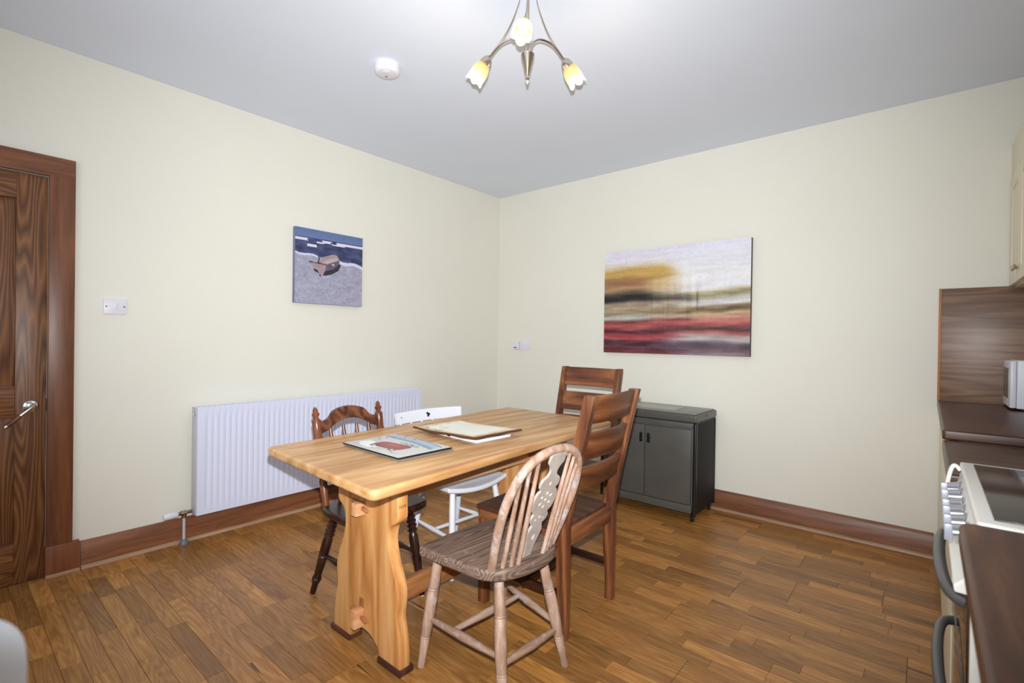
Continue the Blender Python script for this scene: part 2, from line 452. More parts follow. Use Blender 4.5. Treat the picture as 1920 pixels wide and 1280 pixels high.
def view_area(s):
    a, b_, y0, y1 = s[:4]; P = []
    for (x, yy) in ((a, y0), (b_, y0), (b_, y1), (a, y1)):
        d = Vector((x, yy, 0)) - CAM; z = d.dot(FW)
        if z < 0.1: return 0
        P.append((960 + FPX * d.dot(RT) / z, 640 - FPX * d.dot(UP) / z))
    cx = sum(p[0] for p in P) / 4; cy = sum(p[1] for p in P) / 4
    if not (-20 < cx < 1790 and cy < 1310): return 0
    return abs(sum(P[i][0] * P[(i + 1) % 4][1] - P[(i + 1) % 4][0] * P[i][1] for i in range(4))) / 2
strips.sort(key=view_area, reverse=True)
def rnd_attr(me, vals):
    at = me.attributes.new('rnd', 'FLOAT', 'FACE'); at.data.foreach_set('value', vals)
for s in strips[:300]:
    v, f = strip_geo(s); me = bpy.data.meshes.new('plank'); me.from_pydata(v, [], f); rnd_attr(me, [rng.random()] * len(f))
    link('plank', me, M['floor'], fl_base)
V = []; F = []; R_ = []
for s in strips[300:]:
    v, f = strip_geo(s); o = len(V); V += v; F += [tuple(i + o for i in q) for q in f]; R_ += [rng.random()] * len(f)
me = bpy.data.meshes.new('far_planks'); me.from_pydata(V, [], F); rnd_attr(me, R_)
tag(link('far_planks', me, M['floor'], fl_base), kind='stuff')

# ---- skirting boards and quadrant beading
def skirt(name, mat, qmat, p0, p1, n):
    """board from p0 to p1 (xy) with inward normal n"""
    p0 = Vector((*p0, 0)); p1 = Vector((*p1, 0)); d = (p1 - p0); Ln = d.length; d.normalize(); n = Vector((*n, 0))
    prof = [(0, 0.0), (0.02, 0.0), (0.02, 0.118), (0.015, 0.126), (0.012, 0.136), (0.008, 0.14), (0, 0.14)]
    mb = MB(); b = mb.bm
    for (pr, nm) in ((prof, 'b'),):
        A = [b.verts.new(p0 + n * a + Vector((0, 0, z))) for a, z in pr]; B = [b.verts.new(p1 + n * a + Vector((0, 0, z))) for a, z in pr]
        for i in range(len(pr)):
            j = (i + 1) % len(pr); b.faces.new((A[i], A[j], B[j], B[i]))
        b.faces.new(A); b.faces.new(B[::-1])
    o = struct(name, mb, mat)
    q = MB(); b = q.bm
    pr = [(0.02, 0.0)] + [(0.02 + 0.017 * math.cos(math.radians(t)), 0.017 * math.sin(math.radians(t))) for t in (0, 22, 45, 68, 90)]
    A = [b.verts.new(p0 + n * a + Vector((0, 0, z))) for a, z in pr]; B = [b.verts.new(p1 + n * a + Vector((0, 0, z))) for a, z in pr]
    for i in range(len(pr)):
        j = (i + 1) % len(pr); b.faces.new((A[i], A[j], B[j], B[i]))
    b.faces.new(A); b.faces.new(B[::-1])
    q.build('beading', qmat, o)
    return o
skirt('baseboard_left', M['skirt_y'], M['quad_y'], (0, -3.225), (0, -0.001), (1, 0))
skirt('baseboard_far', M['skirt_x'], M['quad_x'], (0.021, 0), (3.385, 0), (0, -1))

# ---- door, architrave
ar = MB()
ar.box((0.013, -3.307, 1.12), (0.026, 0.1, 1.94), 0.006)
ar.box((0.013, DY0 - 0.05, 1.12), (0.026, 0.1, 1.94), 0.006)
trim = struct('trim_1', ar, M['arch_z'])
MB().box((0.0135, (DY0 + DY1) / 2, 2.04), (0.027, DY1 - DY0 + 0.2, 0.1), 0.006).build('head_board', M['arch_y'], trim)
MB().box((0.016, -3.295, 0.077), (0.032, 0.13, 0.154), 0.004).build('plinth_block', M['plinth'], trim)
MB().box((0.016, DY0 - 0.06, 0.077), (0.032, 0.13, 0.154), 0.004).build('plinth_block', M['plinth'], trim)
MB().box((0.04, -3.295, 0.008), (0.016, 0.13, 0.016), 0.003).build('beading', M['quad_y'], trim)
# leaf : stiles, rails, panels (own pieces)
for z0, z1, y0, y1 in ((0, 2.04, -3.375, -3.34), (0, 2.04, -4.13, -4.095), (1.965, 2.04, -4.12, -3.35)): MB().box((-0.06, (y0 + y1) / 2, (z0 + z1) / 2), (0.03, y1 - y0, z1 - z0)).build('gap_light_stop', M['arch_z'], trim)  # strips added behind the leaf to block sky light at its edge gaps
leaf = MB(); DX = -0.022
for y0, y1 in ((-3.468, -3.3575), (-4.1145, -4.004)): leaf.box((DX, (y0 + y1) / 2, 0.992), (0.04, y1 - y0, 1.984), 0.002)
door = struct('door_1', leaf, M['door_z'])
for z0, z1 in ((1.862, 1.984), (0.808, 0.958), (0.0, 0.2)): MB().box((DX, -3.736, (z0 + z1) / 2), (0.039, 0.536, z1 - z0), 0.002).build('rail', M['door_y'], door)
MB().box((DX, -3.736, 1.41), (0.038, 0.1, 0.9), 0.002).build('muntin', M['door_z'], door)
MB().box((DX, -3.736, 0.504), (0.038, 0.1, 0.6), 0.002).build('muntin', M['door_z'], door)
for yc in (-3.577, -3.895):
    MB().box((DX - 0.008, yc, 1.41), (0.016, 0.222, 0.91), 0.001).build('panel', M['door_z'], door)
    MB().box((DX - 0.008, yc, 0.504), (0.016, 0.222, 0.61), 0.001).build('panel', M['door_z'], door)
hd = MB()
hd.lathe([(0, 0.029), (0.5, 0.029), (0.8, 0.024), (1, 0.012)], (-0.002, -3.414, 0.855), (0.010, -3.414, 0.855), 24)
hd.cyl((0.008, -3.414, 0.855), (0.045, -3.414, 0.855), 0.010)
hd.tube([(0.045, -3.411, 0.858), (0.047, -3.43, 0.84), (0.047, -3.455, 0.816)], 0.0085, 12)
h_o = hd.build('door_handle', M['chrome'], door)
MB().tube([(0.047, -3.452, 0.819), (0.047, -3.495, 0.776)], 0.0095, 12).build('wooden_grip', M['acacia_z'], h_o)
MB().tube([(0.047, -3.494, 0.777), (0.047, -3.503, 0.768)], 0.0088, 12).build('end_cap', M['chrome'], h_o)
MB().box((0.0, -3.3585, 0.86), (0.004, 0.004, 0.06)).build('strike_plate', M['black'], door)

# ---- light switch and socket
sw = thing('light_switch', 'white rocker light switch plate on the wall beside the door', 'light switch', (0, -3.0915, 1.362))
MB().box((0.006, 0, 0), (0.012, 0.098, 0.082), 0.004).build('plate', M['plastic'], sw)
r = Matrix.Rotation(math.radians(4), 3, 'Y')
MB().box((0.013, 0.0, 0.0), (0.008, 0.024, 0.034), 0.002, r).build('rocker', M['plastic'], sw)
for dy in (-0.038, 0.038): MB().cyl((0.011, dy, 0.0), (0.0128, dy, 0.0), 0.0042, None, 12).build('screw', M['grey'], sw)
so = thing('thermostat', 'small white control box and plate on the far wall near the corner', 'socket', (0.32, 0, 1.16))
MB().box((0.035, -0.006, 0), (0.115, 0.012, 0.082), 0.003).build('plate', M['plastic'], so)
MB().box((-0.06, -0.017, -0.003), (0.07, 0.034, 0.075), 0.005).build('housing', M['plastic'], so)
MB().box((-0.06, -0.035, -0.025), (0.034, 0.002, 0.01)).build('display', M['grey'], so)
MB().box((0.055, -0.0135, 0.01), (0.02, 0.005, 0.02), 0.001).build('switch', M['plastic'], so)

# ---- smoke alarm
sm = thing('smoke_alarm', 'round white smoke alarm fixed to the ceiling left of the light', 'smoke alarm', (1.155, -2.19, H))
MB().lathe([(0, 0.064), (0.25, 0.066), (0.7, 0.064), (0.92, 0.058), (1, 0.05)], (0, 0, 0), (0, 0, -0.048), 40).build('body', M['plastic'], sm)
MB().lathe([(0, 0.02), (0.7, 0.02), (1, 0.016)], (0.014, -0.016, -0.047), (0.014, -0.016, -0.052), 20).build('test_button', M['plastic'], sm)
MB().cyl((-0.02, 0.01, -0.046), (-0.02, 0.01, -0.0495), 0.005).build('indicator', M['grey'], sm)

# ================================================================ RADIATOR
ra = thing('radiator', 'long white ribbed panel radiator low on the left wall behind the table', 'radiator', (0.08, -1.905, 0))
ya, yb2, z0, z1 = -0.825, 0.827, 0.165, 0.795
mb = MB(); b = mb.bm
# pressed front sheet with vertical flutes
nfl = 48; pitch = (yb2 - ya - 0.08) / nfl
prof = [(ya, 0.034), (ya, 0.040), (ya + 0.03, 0.040)]
yy = ya + 0.04
for i in range(nfl):
    prof += [(yy + 0.008, 0.040), (yy + 0.013, 0.0355), (yy + 0.018, 0.0355), (yy + 0.023, 0.040)]; yy += pitch
prof += [(yb2 - 0.03, 0.040), (yb2, 0.040), (yb2, 0.034)]
zs = [z0, z0 + 0.045, z0 + 0.065, z1 - 0.065, z1 - 0.045, z1]
rows = []
for zi, z in enumerate(zs):
    fl_ = zi in (2, 3)
    rows.append([b.verts.new((x if fl_ else (0.040 if x < 0.039 and 2 < j < len(prof) - 3 else x), yv, z)) for j, (yv, x) in enumerate(prof)])
for A, B in zip(rows[:-1], rows[1:]):
    for i in range(len(prof) - 1): b.faces.new((A[i], A[i + 1], B[i + 1], B[i]))
o = mb.build('front_panel', M['rad'], ra, 25)
MB().box((0.0, -0.828, (z0 + z1) / 2), (0.07, 0.004, z1 - z0 - 0.004), 0.001).build('side_cover', M['radside'], ra)
MB().box((0.0, 0.829, (z0 + z1) / 2), (0.07, 0.004, z1 - z0 - 0.004), 0.001).build('side_cover', M['radside'], ra)
gr = MB()
gr.box((0.0, 0, z1 - 0.006), (0.075, 1.65, 0.006), 0.001)
for i in range(60): gr.box((0.0, -0.8 + i * 0.0271, z1 - 0.001), (0.05, 0.006, 0.004))
gr.build('top_grille', M['rad'], ra)
MB().box((-0.03, 0, (z0 + z1) / 2), (0.012, 1.6, z1 - z0 - 0.03), 0.001).build('rear_panel', M['radside'], ra)
MB().cyl((0.012, -0.828, z1 - 0.04), (0.012, -0.836, z1 - 0.04), 0.012).build('bleed_valve', M['chrome'], ra)
for dy in (-0.6, 0.0, 0.6): MB().box((-0.055, dy, 0.5), (0.038, 0.03, 0.4)).build('bracket', M['radside'], ra)
v = MB(); v.cyl((-0.02, -0.826, 0.185), (-0.02, -0.87, 0.182), 0.009); v.cyl((-0.02, -0.858, 0.182), (-0.02, -0.885, 0.182), 0.015, None, 6)
v.cyl((-0.02, -0.87, 0.19), (-0.02, -0.87, 0.155), 0.012); v.cyl((-0.02, -0.885, 0.182), (-0.02, -0.9, 0.182), 0.011)
vo = v.build('valve_body', M['valve'], ra)
MB().lathe([(0, 0.013), (0.1, 0.019), (0.5, 0.0195), (0.9, 0.0185), (1, 0.014)], (-0.02, -0.9, 0.182), (-0.02, -0.972, 0.18), 20).build('thermostat_head', M['plastic'], vo)
MB().cyl((-0.02, -0.87, 0.158), (-0.02, -0.87, 0.0), 0.0075).build('pipe', M['radside'], ra)
MB().lathe([(0, 0.024), (0.3, 0.024), (0.8, 0.016), (1, 0.010)], (-0.02, -0.87, 0.0), (-0.02, -0.87, 0.03), 16).build('pipe_collar', M['pipe'], ra)

# ================================================================ PICTURES
def boat(u, v):
    n = vnoise(u, v, 60, 60, 3); n2 = vnoise(u, v, 14, 30, 4)
    c = np.zeros(u.shape + (3,))
    sky = np.array([96, 116, 162]) + (n[..., None] - 0.5) * 10 + v[..., None] * 60
    sea = np.array([62, 68, 108]) + (n2[..., None] - 0.5) * 40
    sand = np.array([164, 163, 184]) + (n[..., None] - 0.5) * 26 + (n2[..., None] - 0.5) * 18
    sl = v - 0.05 * (u - 0.5)
    c[:] = sand
    shore = 0.33 + 0.10 * u
    c = np.where((v < shore)[..., None], sea, c)
    c = np.where((v < 0.115)[..., None], sky, c)
    wav = vnoise(u, v, 9, 34, 7)
    c = np.where((((v > 0.13) & (v < 0.165) & (wav > 0.42)) | ((v > 0.20) & (v < 0.24) & (u > 0.16) & (u < 0.3)) | ((v > 0.155) & (v < 0.18) & (u > 0.3) & (u < 0.72) & (wav > 0.3)))[..., None], np.array([222, 222, 240.]), c)
    fo = np.abs(v - shore - 0.012 * np.sin(u * 20)) < 0.022 - 0.01 * (u < 0.5)
    c = np.where((fo & ((u > 0.6) | (u < 0.32)))[..., None], np.array([214, 214, 236.]), c)
    def fill(P, col):
        nonlocal c
        m = inpoly(u, v, P); c = np.where(m[..., None], np.array(col, float) + (n[..., None] - 0.5) * 24, c)
    fill([(0.39, 0.60), (0.44, 0.50), (0.62, 0.40), (0.66, 0.44), (0.62, 0.52), (0.52, 0.58), (0.42, 0.61)], (44, 40, 58))
    fill([(0.25, 0.52), (0.31, 0.54), (0.34, 0.585), (0.27, 0.56)], (44, 40, 58))
    fill([(0.43, 0.455), (0.64, 0.37), (0.63, 0.43), (0.55, 0.50), (0.42, 0.55)], (104, 92, 108))
    fill([(0.20, 0.445), (0.43, 0.455), (0.38, 0.60), (0.345, 0.60), (0.33, 0.53), (0.24, 0.50)], (170, 142, 150))
    fill([(0.33, 0.45), (0.38, 0.36), (0.54, 0.30), (0.60, 0.31), (0.64, 0.37), (0.43, 0.455)], (166, 146, 148))
    fill([(0.37, 0.44), (0.45, 0.385), (0.58, 0.34), (0.62, 0.37), (0.44, 0.45)], (190, 172, 172))
    fill([(0.19, 0.43), (0.44, 0.445), (0.44, 0.46), (0.19, 0.447)], (70, 60, 60))
    fill([(0.52, 0.44), (0.56, 0.435), (0.55, 0.46)], (230, 226, 240))
    fill([(0.335, 0.60), (0.365, 0.60), (0.352, 0.64)], (70, 60, 80))
    fill([(0.31, 0.44), (0.33, 0.36), (0.345, 0.365), (0.335, 0.445)], (70, 64, 80))
    return c
def abstract(u, v):
    st = lambda seed, a, b_: vnoise(u, v, a, b_, seed)
    vv = v + (st(1, 4, 10) - 0.5) * 0.035 + (st(2, 12, 26) - 0.5) * 0.012
    Lk = [0, .1, .15, .19, .24, .28, .33, .37, .40, .44, .49, .52, .57, .61, .65, .68, .71, .76, .79, .815, .85, .885, .91, 1.0]
    Lc = [(226, 222, 238), (226, 222, 232), (216, 202, 180), (196, 158, 84), (200, 164, 92), (160, 116, 74), (150, 108, 78), (176, 138, 100), (128, 108, 84), (44, 40, 36), (34, 34, 34), (150, 132, 112), (176, 156, 128), (146, 128, 98), (190, 188, 182), (110, 60, 60), (178, 88, 82), (150, 70, 76), (66, 34, 42), (160, 60, 70), (170, 70, 76), (66, 36, 46), (78, 40, 50), (120, 44, 58)]
    Rk = [0, .1, .2, .3, .4, .43, .455, .49, .54, .57, .60, .63, .67, .71, .745, .77, .79, .82, .86, .90, .93, .97, 1.0]
    Rc = [(226, 224, 242), (226, 226, 236), (228, 228, 232), (236, 236, 240), (232, 232, 236), (204, 196, 170), (150, 138, 100), (196, 190, 180), (212, 210, 212), (150, 126, 92), (104, 86, 64), (196, 168, 132), (200, 138, 120), (180, 90, 88), (120, 76, 76), (84, 52, 56), (168, 84, 82), (178, 150, 146), (186, 180, 184), (104, 88, 98), (80, 62, 74), (120, 90, 100), (150, 140, 146)]
    def prof(K, C):
        C = np.array(C, float); return np.stack([np.interp(vv, K, C[:, i]) for i in range(3)], -1)
    s = np.clip((u + (st(5, 5, 16) - 0.5) * 0.3 - 0.34) / 0.34, 0, 1); s = s * s * (3 - 2 * s)
    # lower half blends later
    c = prof(Lk, Lc) * (1 - s[..., None]) + prof(Rk, Rc) * s[..., None]
    # golden glow right of the dark mass
    g = np.exp(-(((u - 0.44) / 0.12) ** 2 + ((v - 0.31) / 0.10) ** 2)) * 0.6
    c = c * (1 - g[..., None]) + np.array([214, 178, 100]) * g[..., None]
    vert = (st(9, 60, 3) - 0.5) * np.exp(-((u - 0.55) / 0.25) ** 2) * np.exp(-((v - 0.5) / 0.2) ** 2)
    c += vert[..., None] * np.array([26, 26, 30]) - np.exp(-((u - 0.68) / 0.006) ** 2)[..., None] * np.exp(-((v - 0.5) / 0.08) ** 2)[..., None] * 60
    c += (st(11, 10, 50)[..., None] - 0.5) * 36 * (0.35 + 0.65 * (v > 0.42))[..., None] + (st(12, 90, 90)[..., None] - 0.5) * 12
    return c
pc = thing('canvas_print', 'small square canvas photo of a rowing boat on a beach, on the left wall', 'picture', (0, -1.864, 1.4475))
MB().box((0.016, 0, 0.2615), (0.03, 0.526, 0.523), 0.002).build('canvas_body', plain('canvas_edge', (120, 124, 150), 0.7), pc)
printed('picture_face', (0.0322, -0.262, 0.5225), (0.0322, 0.262, 0.5225), (0.0322, -0.262, 0.0005), 150, 150, boat, M['print'], pc)
pa = thing('abstract_painting', 'wide abstract canvas with red, gold and white horizontal streaks on the far wall', 'painting', (1.817, 0, 1.118))
MB().box((0, -0.018, 0.4185), (1.155, 0.034, 0.837), 0.002).build('canvas_body', plain('canvas_edge_dark', (70, 60, 66), 0.7), pa)
printed('painted_face', (-0.577, -0.0362, 0.8365), (0.577, -0.0362, 0.8365), (-0.577, -0.0362, 0.0005), 200, 150, abstract, M['print'], pa)

# ================================================================ DINING TABLE
TZ = 0.755
tbl = thing('dining_table', 'long pine trestle dining table with a worn top and shaped end panels', 'table', (1.63, -2.0, 0))
def T(p): return (p[0] - 1.63, p[1] + 2.0)
q = [T((1.243, -2.825)), T((2.078, -2.871)), T((1.969, -1.200)), T((1.163, -1.178))]
MB().prism(round_poly(q, 0.035, 6), (0, 0, TZ - 0.034), (1, 0, 0), (0, 1, 0), 0.034, 0.011, 3).build('tabletop', M['tabletop'], tbl)
half = [(0.225, 0.0), (0.223, 0.06), (0.215, 0.12), (0.200, 0.18), (0.206, 0.235), (0.205, 0.28), (0.190, 0.325), (0.166, 0.375), (0.149, 0.43), (0.147, 0.465), (0.158, 0.505), (0.190, 0.527), (0.202, 0.55), (0.200, 0.60), (0.201, 0.66), (0.210, 0.719)]
for yc in (-0.61, 0.42):
    hs_ = smooth2([(a, z) for a, z in half], 4, False)
    out = hs_ + [(-a, z) for a, z in hs_[::-1]]
    arch = smooth2([(-0.10, 0.0), (-0.085, 0.03), (-0.045, 0.056), (0, 0.066), (0.045, 0.056), (0.085, 0.03), (0.10, 0.0)], 4, False)
    loop = out + arch
    loop = [(x + 0.055 if yc < 0 else x + 0.0, z) for x, z in loop]
    Mx = Matrix.Translation((0, yc, 0.014)) @ Matrix.Rotation(math.radians(90), 4, 'X')
    pn = curve_prism('end_panel', [[(x, z) for x, z in loop]], 0.046, 0.004, M['pine_z'], tbl, Mx)
    xo = 0.055 if yc < 0 else 0.0
    for s in (-1, 1):
        MB().box((xo + s * 0.166, yc, 0.010), (0.138, 0.064, 0.021), 0.003).build('foot_pad', M['foot'], tbl)
    # through tenons with pegs
    d = -1 if yc < 0 else 1
    for z, h in ((0.128, 0.07), (0.553, 0.05)):
        xt = xo - 0.02
        t_ = MB().box((xt, yc + d * 0.042, z), (0.032, 0.046, h), 0.003).build('tenon', M['pine_l'], tbl)
        MB().bar((xt - 0.055, yc + d * 0.036, z + 0.022), (xt + 0.05, yc + d * 0.036, z - 0.004), 0.012, 0.012, 0.003).build('peg', M['pine_y'], t_)
xo = 0.035
MB().box((xo, -0.12, 0.155), (0.034, 1.03, 0.086), 0.003).build('stretcher', M['pine_y'], tbl)
MB().box((xo, -0.12, 0.60), (0.034, 1.03, 0.10), 0.003).build('top_rail', M['pine_l'], tbl)
for yc in (-0.61, 0.42): MB().box((0.02, yc + (0.05 if yc < 0 else -0.05), 0.705), (0.56, 0.045, 0.03), 0.003).build('cleat', M['pine_y'], tbl)
def letters(name, txt, size, Mx, mat, parent, depth=0.0006):
    cu = bpy.data.curves.new('tmp', 'FONT'); cu.body = txt; cu.size = size; cu.align_x = 'CENTER'; cu.align_y = 'CENTER'; cu.extrude = depth
    o = bpy.data.objects.new('tmp', cu); me = bpy.data.meshes.new_from_object(o); bpy.data.objects.remove(o)
    me.transform(Mx); me.name = name; me.materials.clear(); me.materials.append(mat)
    return link(name, me, None, parent)
letters('burnt_initials', 'NW', 0.019, Matrix.Translation((0.055 + 0.2005, -0.61, 0.60)) @ Matrix.Rotation(math.radians(90), 4, 'Z') @ Matrix.Rotation(math.radians(90), 4, 'X'), M['mark'], tbl)

# ================================================================ LADDER-BACK CHAIRS
def ladder_chair(label, loc, rz, hh=1.0, ww=0.436):
    """faces local +Y; origin between the rear feet on the floor"""
    t = thing('ladder_back_chair', label, 'chair', loc, rz, 'brown ladder-back chairs at the table')
    hw = ww / 2; pw = 0.034; zs_ = 0.45
    def yb(z): return 0.02 if z < zs_ else 0.02 - 0.115 * ((z - zs_) / (1.0 - zs_)) ** 1.15
    for s in (-1, 1):
        x = s * (hw - pw / 2); pl = []
        zz = [0, 0.12, 0.25, 0.38, 0.45, 0.55, 0.65, 0.75, 0.85, 0.95, hh]
        fr = [(yb(z) + (0.028 if z <= .45 else .024) - (0.012 if z < .2 else 0), z) for z in zz]; bk = [(yb(z) - 0.024 - (0.0), z) for z in zz[::-1]]
        MB().prism(fr + bk, (x - pw / 2, 0, 0), (0, 1, 0), (0, 0, 1), pw, 0.004).build('rear_post', M['acacia_z'], t)
        MB().box((s * (hw - 0.023), 0.455, 0.195), (0.042, 0.042, 0.39), 0.003).build('leg', M['acacia_z'], t)
        MB().box((s * (hw - 0.02), 0.235, 0.17), (0.02, 0.40, 0.03), 0.003).build('stretcher', M['dark_y'], t)
    MB().box((0, 0.235, 0.155), (ww - 0.05, 0.02, 0.03), 0.003).build('stretcher', M['dark_x'], t)
    MB().box((0, 0.262, zs_ - 0.011), (ww - 0.004, 0.46, 0.022), 0.004).build('seat', M['seatdark'], t)
    ap = MB(); ap.box((0, 0.472, 0.408), (ww - 0.012, 0.022, 0.066), 0.002)
    ap.build('seat_rail', M['acacia_x'], t)
    MB().box((0, 0.02, 0.405), (ww - 0.07, 0.026, 0.068), 0.002).build('seat_rail', M['acacia_x'], t)
    for s in (-1, 1): MB().box((s * (hw - 0.014), 0.245, 0.408), (0.022, 0.44, 0.064), 0.002).build('seat_rail', M['acacia_y'], t)
    sc = hh / 1.0
    for z0, z1 in ((0.882, 0.997), (0.728, 0.842), (0.598, 0.698)):
        mb = MB(); b = mb.bm; n = 10; rows = []
        for i in range(n + 1):
            u_ = -1 + 2 * i / n; x = u_ * (hw - 0.012); bow = 0.022 * (1 - u_ * u_)
            ring = []
            for z, dy in ((z0, 0.011), (z1, 0.011), (z1, -0.011), (z0, -0.011)):
                z_ = 0.45 + (z - 0.45) * (hh - 0.45) / 0.55
                ring.append(b.verts.new((x, yb(z_) + 0.004 - bow + dy, z_)))
            rows.append(ring)
        for A, B in zip(rows[:-1], rows[1:]):
            for k in range(4): b.faces.new((A[k], A[(k + 1) % 4], B[(k + 1) % 4], B[k]))
        b.faces.new(rows[0]); b.faces.new(rows[-1][::-1])
        bmesh.ops.recalc_face_normals(b, faces=b.faces[:])
        bmesh.ops.bevel(b, geom=[e for e in b.edges if e.calc_face_angle(0) > 1.0], offset=0.003, segments=1, affect='EDGES')
        mb.build('back_rail', M['acacia_x'], t)
    return t
ladder_chair('brown wooden ladder-back chair on the right side of the table, behind the wheel-back chair', (2.232, -1.848, 0), math.radians(90 + 2.0), 1.0, 0.44)
ladder_chair('brown wooden ladder-back chair at the far end of the table before the trolley', (1.615, -0.955, 0), math.radians(180), 1.035, 0.45)

# ================================================================ WHEEL-BACK WINDSOR CHAIR
def leg_prof(kind):
    if kind == 'windsor':
        return [(0, 0.0135), (0.10, 0.0145), (0.24, 0.0185), (0.25, 0.0165), (0.258, 0.019), (0.266, 0.0165), (0.274, 0.019), (0.45, 0.0215), (0.60, 0.022), (0.655, 0.0205), (0.665, 0.018), (0.675, 0.0205), (0.685, 0.018), (0.695, 0.0205), (0.85, 0.0185), (1, 0.016)]
    if kind == 'dark':
        p = [(0, 0.013), (0.03, 0.014), (0.12, 0.015), (0.17, 0.021), (0.19, 0.022), (0.21, 0.016), (0.30, 0.018), (0.45, 0.0215), (0.455, 0.018), (0.465, 0.022), (0.475, 0.018), (0.485, 0.022), (0.66, 0.022), (0.70, 0.017)]
        z = 0.71
        for i in range(4): p += [(z, 0.015), (z + 0.012, 0.023), (z + 0.03, 0.023), (z + 0.042, 0.015)]; z += 0.05
        return p + [(0.93, 0.016), (1, 0.02)]
    return [(0, 0.0115), (0.5, 0.0165), (0.8, 0.017), (1, 0.0145)]

wc = thing('wheel_back_chair', 'washed pinkish-grey wheel-back windsor chair nearest the camera with a dished seat', 'chair', (2.107, -2.339, 0), math.radians(176.2 - 90))
# local: +Y front, +X = right-hand side seen from behind ... far side is local +X? (rz ~86 deg: +Y -> -x world, +X -> +y world)
ZS = 0.444
seat = smooth2([(-0.205, 0.19), (0.0, 0.205), (0.205, 0.19), (0.222, 0.15), (0.205, 0.0), (0.19, -0.11), (0.15, -0.165), (0.08, -0.195), (0, -0.203), (-0.08, -0.195), (-0.15, -0.165), (-0.19, -0.11), (-0.205, 0.0), (-0.222, 0.15)], 5)
MB().prism([(a, b_) for a, b_ in seat], (0, 0, ZS - 0.038), (1, 0, 0), (0, 1, 0), 0.038, 0.011, 3).build('seat', M['elmseat'], wc)
ft = {('f', -1): (-0.22, 0.17), ('f', 1): (0.22, 0.17), ('r', -1): (-0.165, -0.205), ('r', 1): (0.165, -0.205)}
tp = {('f', -1): (-0.16, 0.145), ('f', 1): (0.16, 0.145), ('r', -1): (-0.112, -0.125), ('r', 1): (0.112, -0.125)}
def lp(k, z):
    t_ = z / (ZS - 0.03); return tuple(ft[k][i] * (1 - t_) + tp[k][i] * t_ for i in range(2)) + (z,)
for k in ft: MB().lathe(leg_prof('windsor'), (*ft[k], 0), (*tp[k], ZS - 0.03), 18).build('leg', M['elm_z'], wc)
sprof = [(0, 0.009), (0.25, 0.0125), (0.5, 0.0155), (0.75, 0.0125), (1, 0.009)]
for s in (-1, 1): MB().lathe(sprof, lp(('f', s), 0.175), lp(('r', s), 0.155), 14).build('stretcher', M['elm_y'], wc)
MB().lathe(sprof, lp(('r', -1), 0.135), lp(('r', 1), 0.135), 14).build('stretcher', M['elm_x'], wc)
def side_pt(s, t_): a = Vector(lp(('f', s), 0.175)); b_ = Vector(lp(('r', s), 0.155)); return a.lerp(b_, t_)
MB().lathe(sprof, side_pt(-1, 0.35), side_pt(1, 0.35), 14).build('stretcher', M['elm_x'], wc)
# bow: plane leaning back
B0 = Vector((0, -0.132, ZS - 0.01)); lean = math.atan2(0.16, 0.435); bu = Vector((0, -math.sin(lean), math.cos(lean)))
HB = 0.44
def bp(x, h): return B0 + Vector((x, 0, 0)) + bu * h - Vector((0, 0.05 * (1 - min(1, (x / 0.16) ** 2)) * max(0, 1 - h / 0.3) * 0.9, 0))
hoop2 = smooth2([(-0.155, 0.0), (-0.172, 0.10), (-0.184, 0.20), (-0.180, 0.29), (-0.150, 0.375), (-0.085, 0.428), (0, 0.443), (0.085, 0.428), (0.150, 0.375), (0.180, 0.29), (0.184, 0.20), (0.172, 0.10), (0.155, 0.0)], 5, False)
MB().tube([B0 + Vector((x, 0, 0)) + bu * h for x, h in hoop2], 0.0155, 12, up=(0, 1, 0.2)).build('bow', M['elm_z'], wc)
def hoop_h(x):
    best = 0
    for (a, h1), (c, h2) in zip(hoop2[:-1], hoop2[1:]):
        if (a - x) * (c - x) <= 0 and a != c: best = max(best, h1 + (h2 - h1) * (x - a) / (c - a))
    return best
for s in (-1, 1):
    for xb, xt in ((0.064, 0.083), (0.092, 0.118), (0.122, 0.150)):
        h = hoop_h(xt)
        MB().lathe([(0, 0.0085), (0.35, 0.0095), (1, 0.0065)], bp(s * xb, 0), B0 + Vector((s * xt, 0, 0)) + bu * h, 10).build('spindle', M['elm_z'], wc)
hs2 = [(0.020, 0.0), (0.022, 0.05), (0.031, 0.09), (0.036, 0.12), (0.026, 0.148), (0.038, 0.158), (0.046, 0.178), (0.036, 0.196), (0.050, 0.21), (0.058, 0.235), (0.058, 0.262), (0.048, 0.284), (0.038, 0.290), (0.050, 0.305), (0.046, 0.33), (0.024, 0.345), (0.018, 0.362), (0.026, 0.38), (0.040, 0.398), (0.036, 0.43)]
sp = smooth2(hs2, 3, False); loop = sp + [(-a, b_) for a, b_ in sp[::-1]]
holes = []
for k in range(6):
    a = math.radians(60 * k + 30); cx, cy = 0.027 * math.cos(a), 0.25 + 0.027 * math.sin(a)
    holes.append([(cx + 0.0085 * math.cos(t_) * math.cos(a) - 0.0065 * math.sin(t_) * math.sin(a), cy + 0.0085 * math.cos(t_) * math.sin(a) + 0.0065 * math.sin(t_) * math.cos(a)) for t_ in [2 * math.pi * j / 8 for j in range(8)]][::-1])
def ell(cx, cy, a, b_, n=10): return [(cx + a * math.cos(2 * math.pi * j / n), cy + b_ * math.sin(2 * math.pi * j / n)) for j in range(n)][::-1]
holes += [ell(0, 0.315, 0.006, 0.009), ell(0, 0.18, 0.007, 0.007), ell(-0.02, 0.172, 0.004, 0.005), ell(0.02, 0.172, 0.004, 0.005), ell(0, 0.10, 0.0075, 0.016), ell(0, 0.25, 0.006, 0.006)]
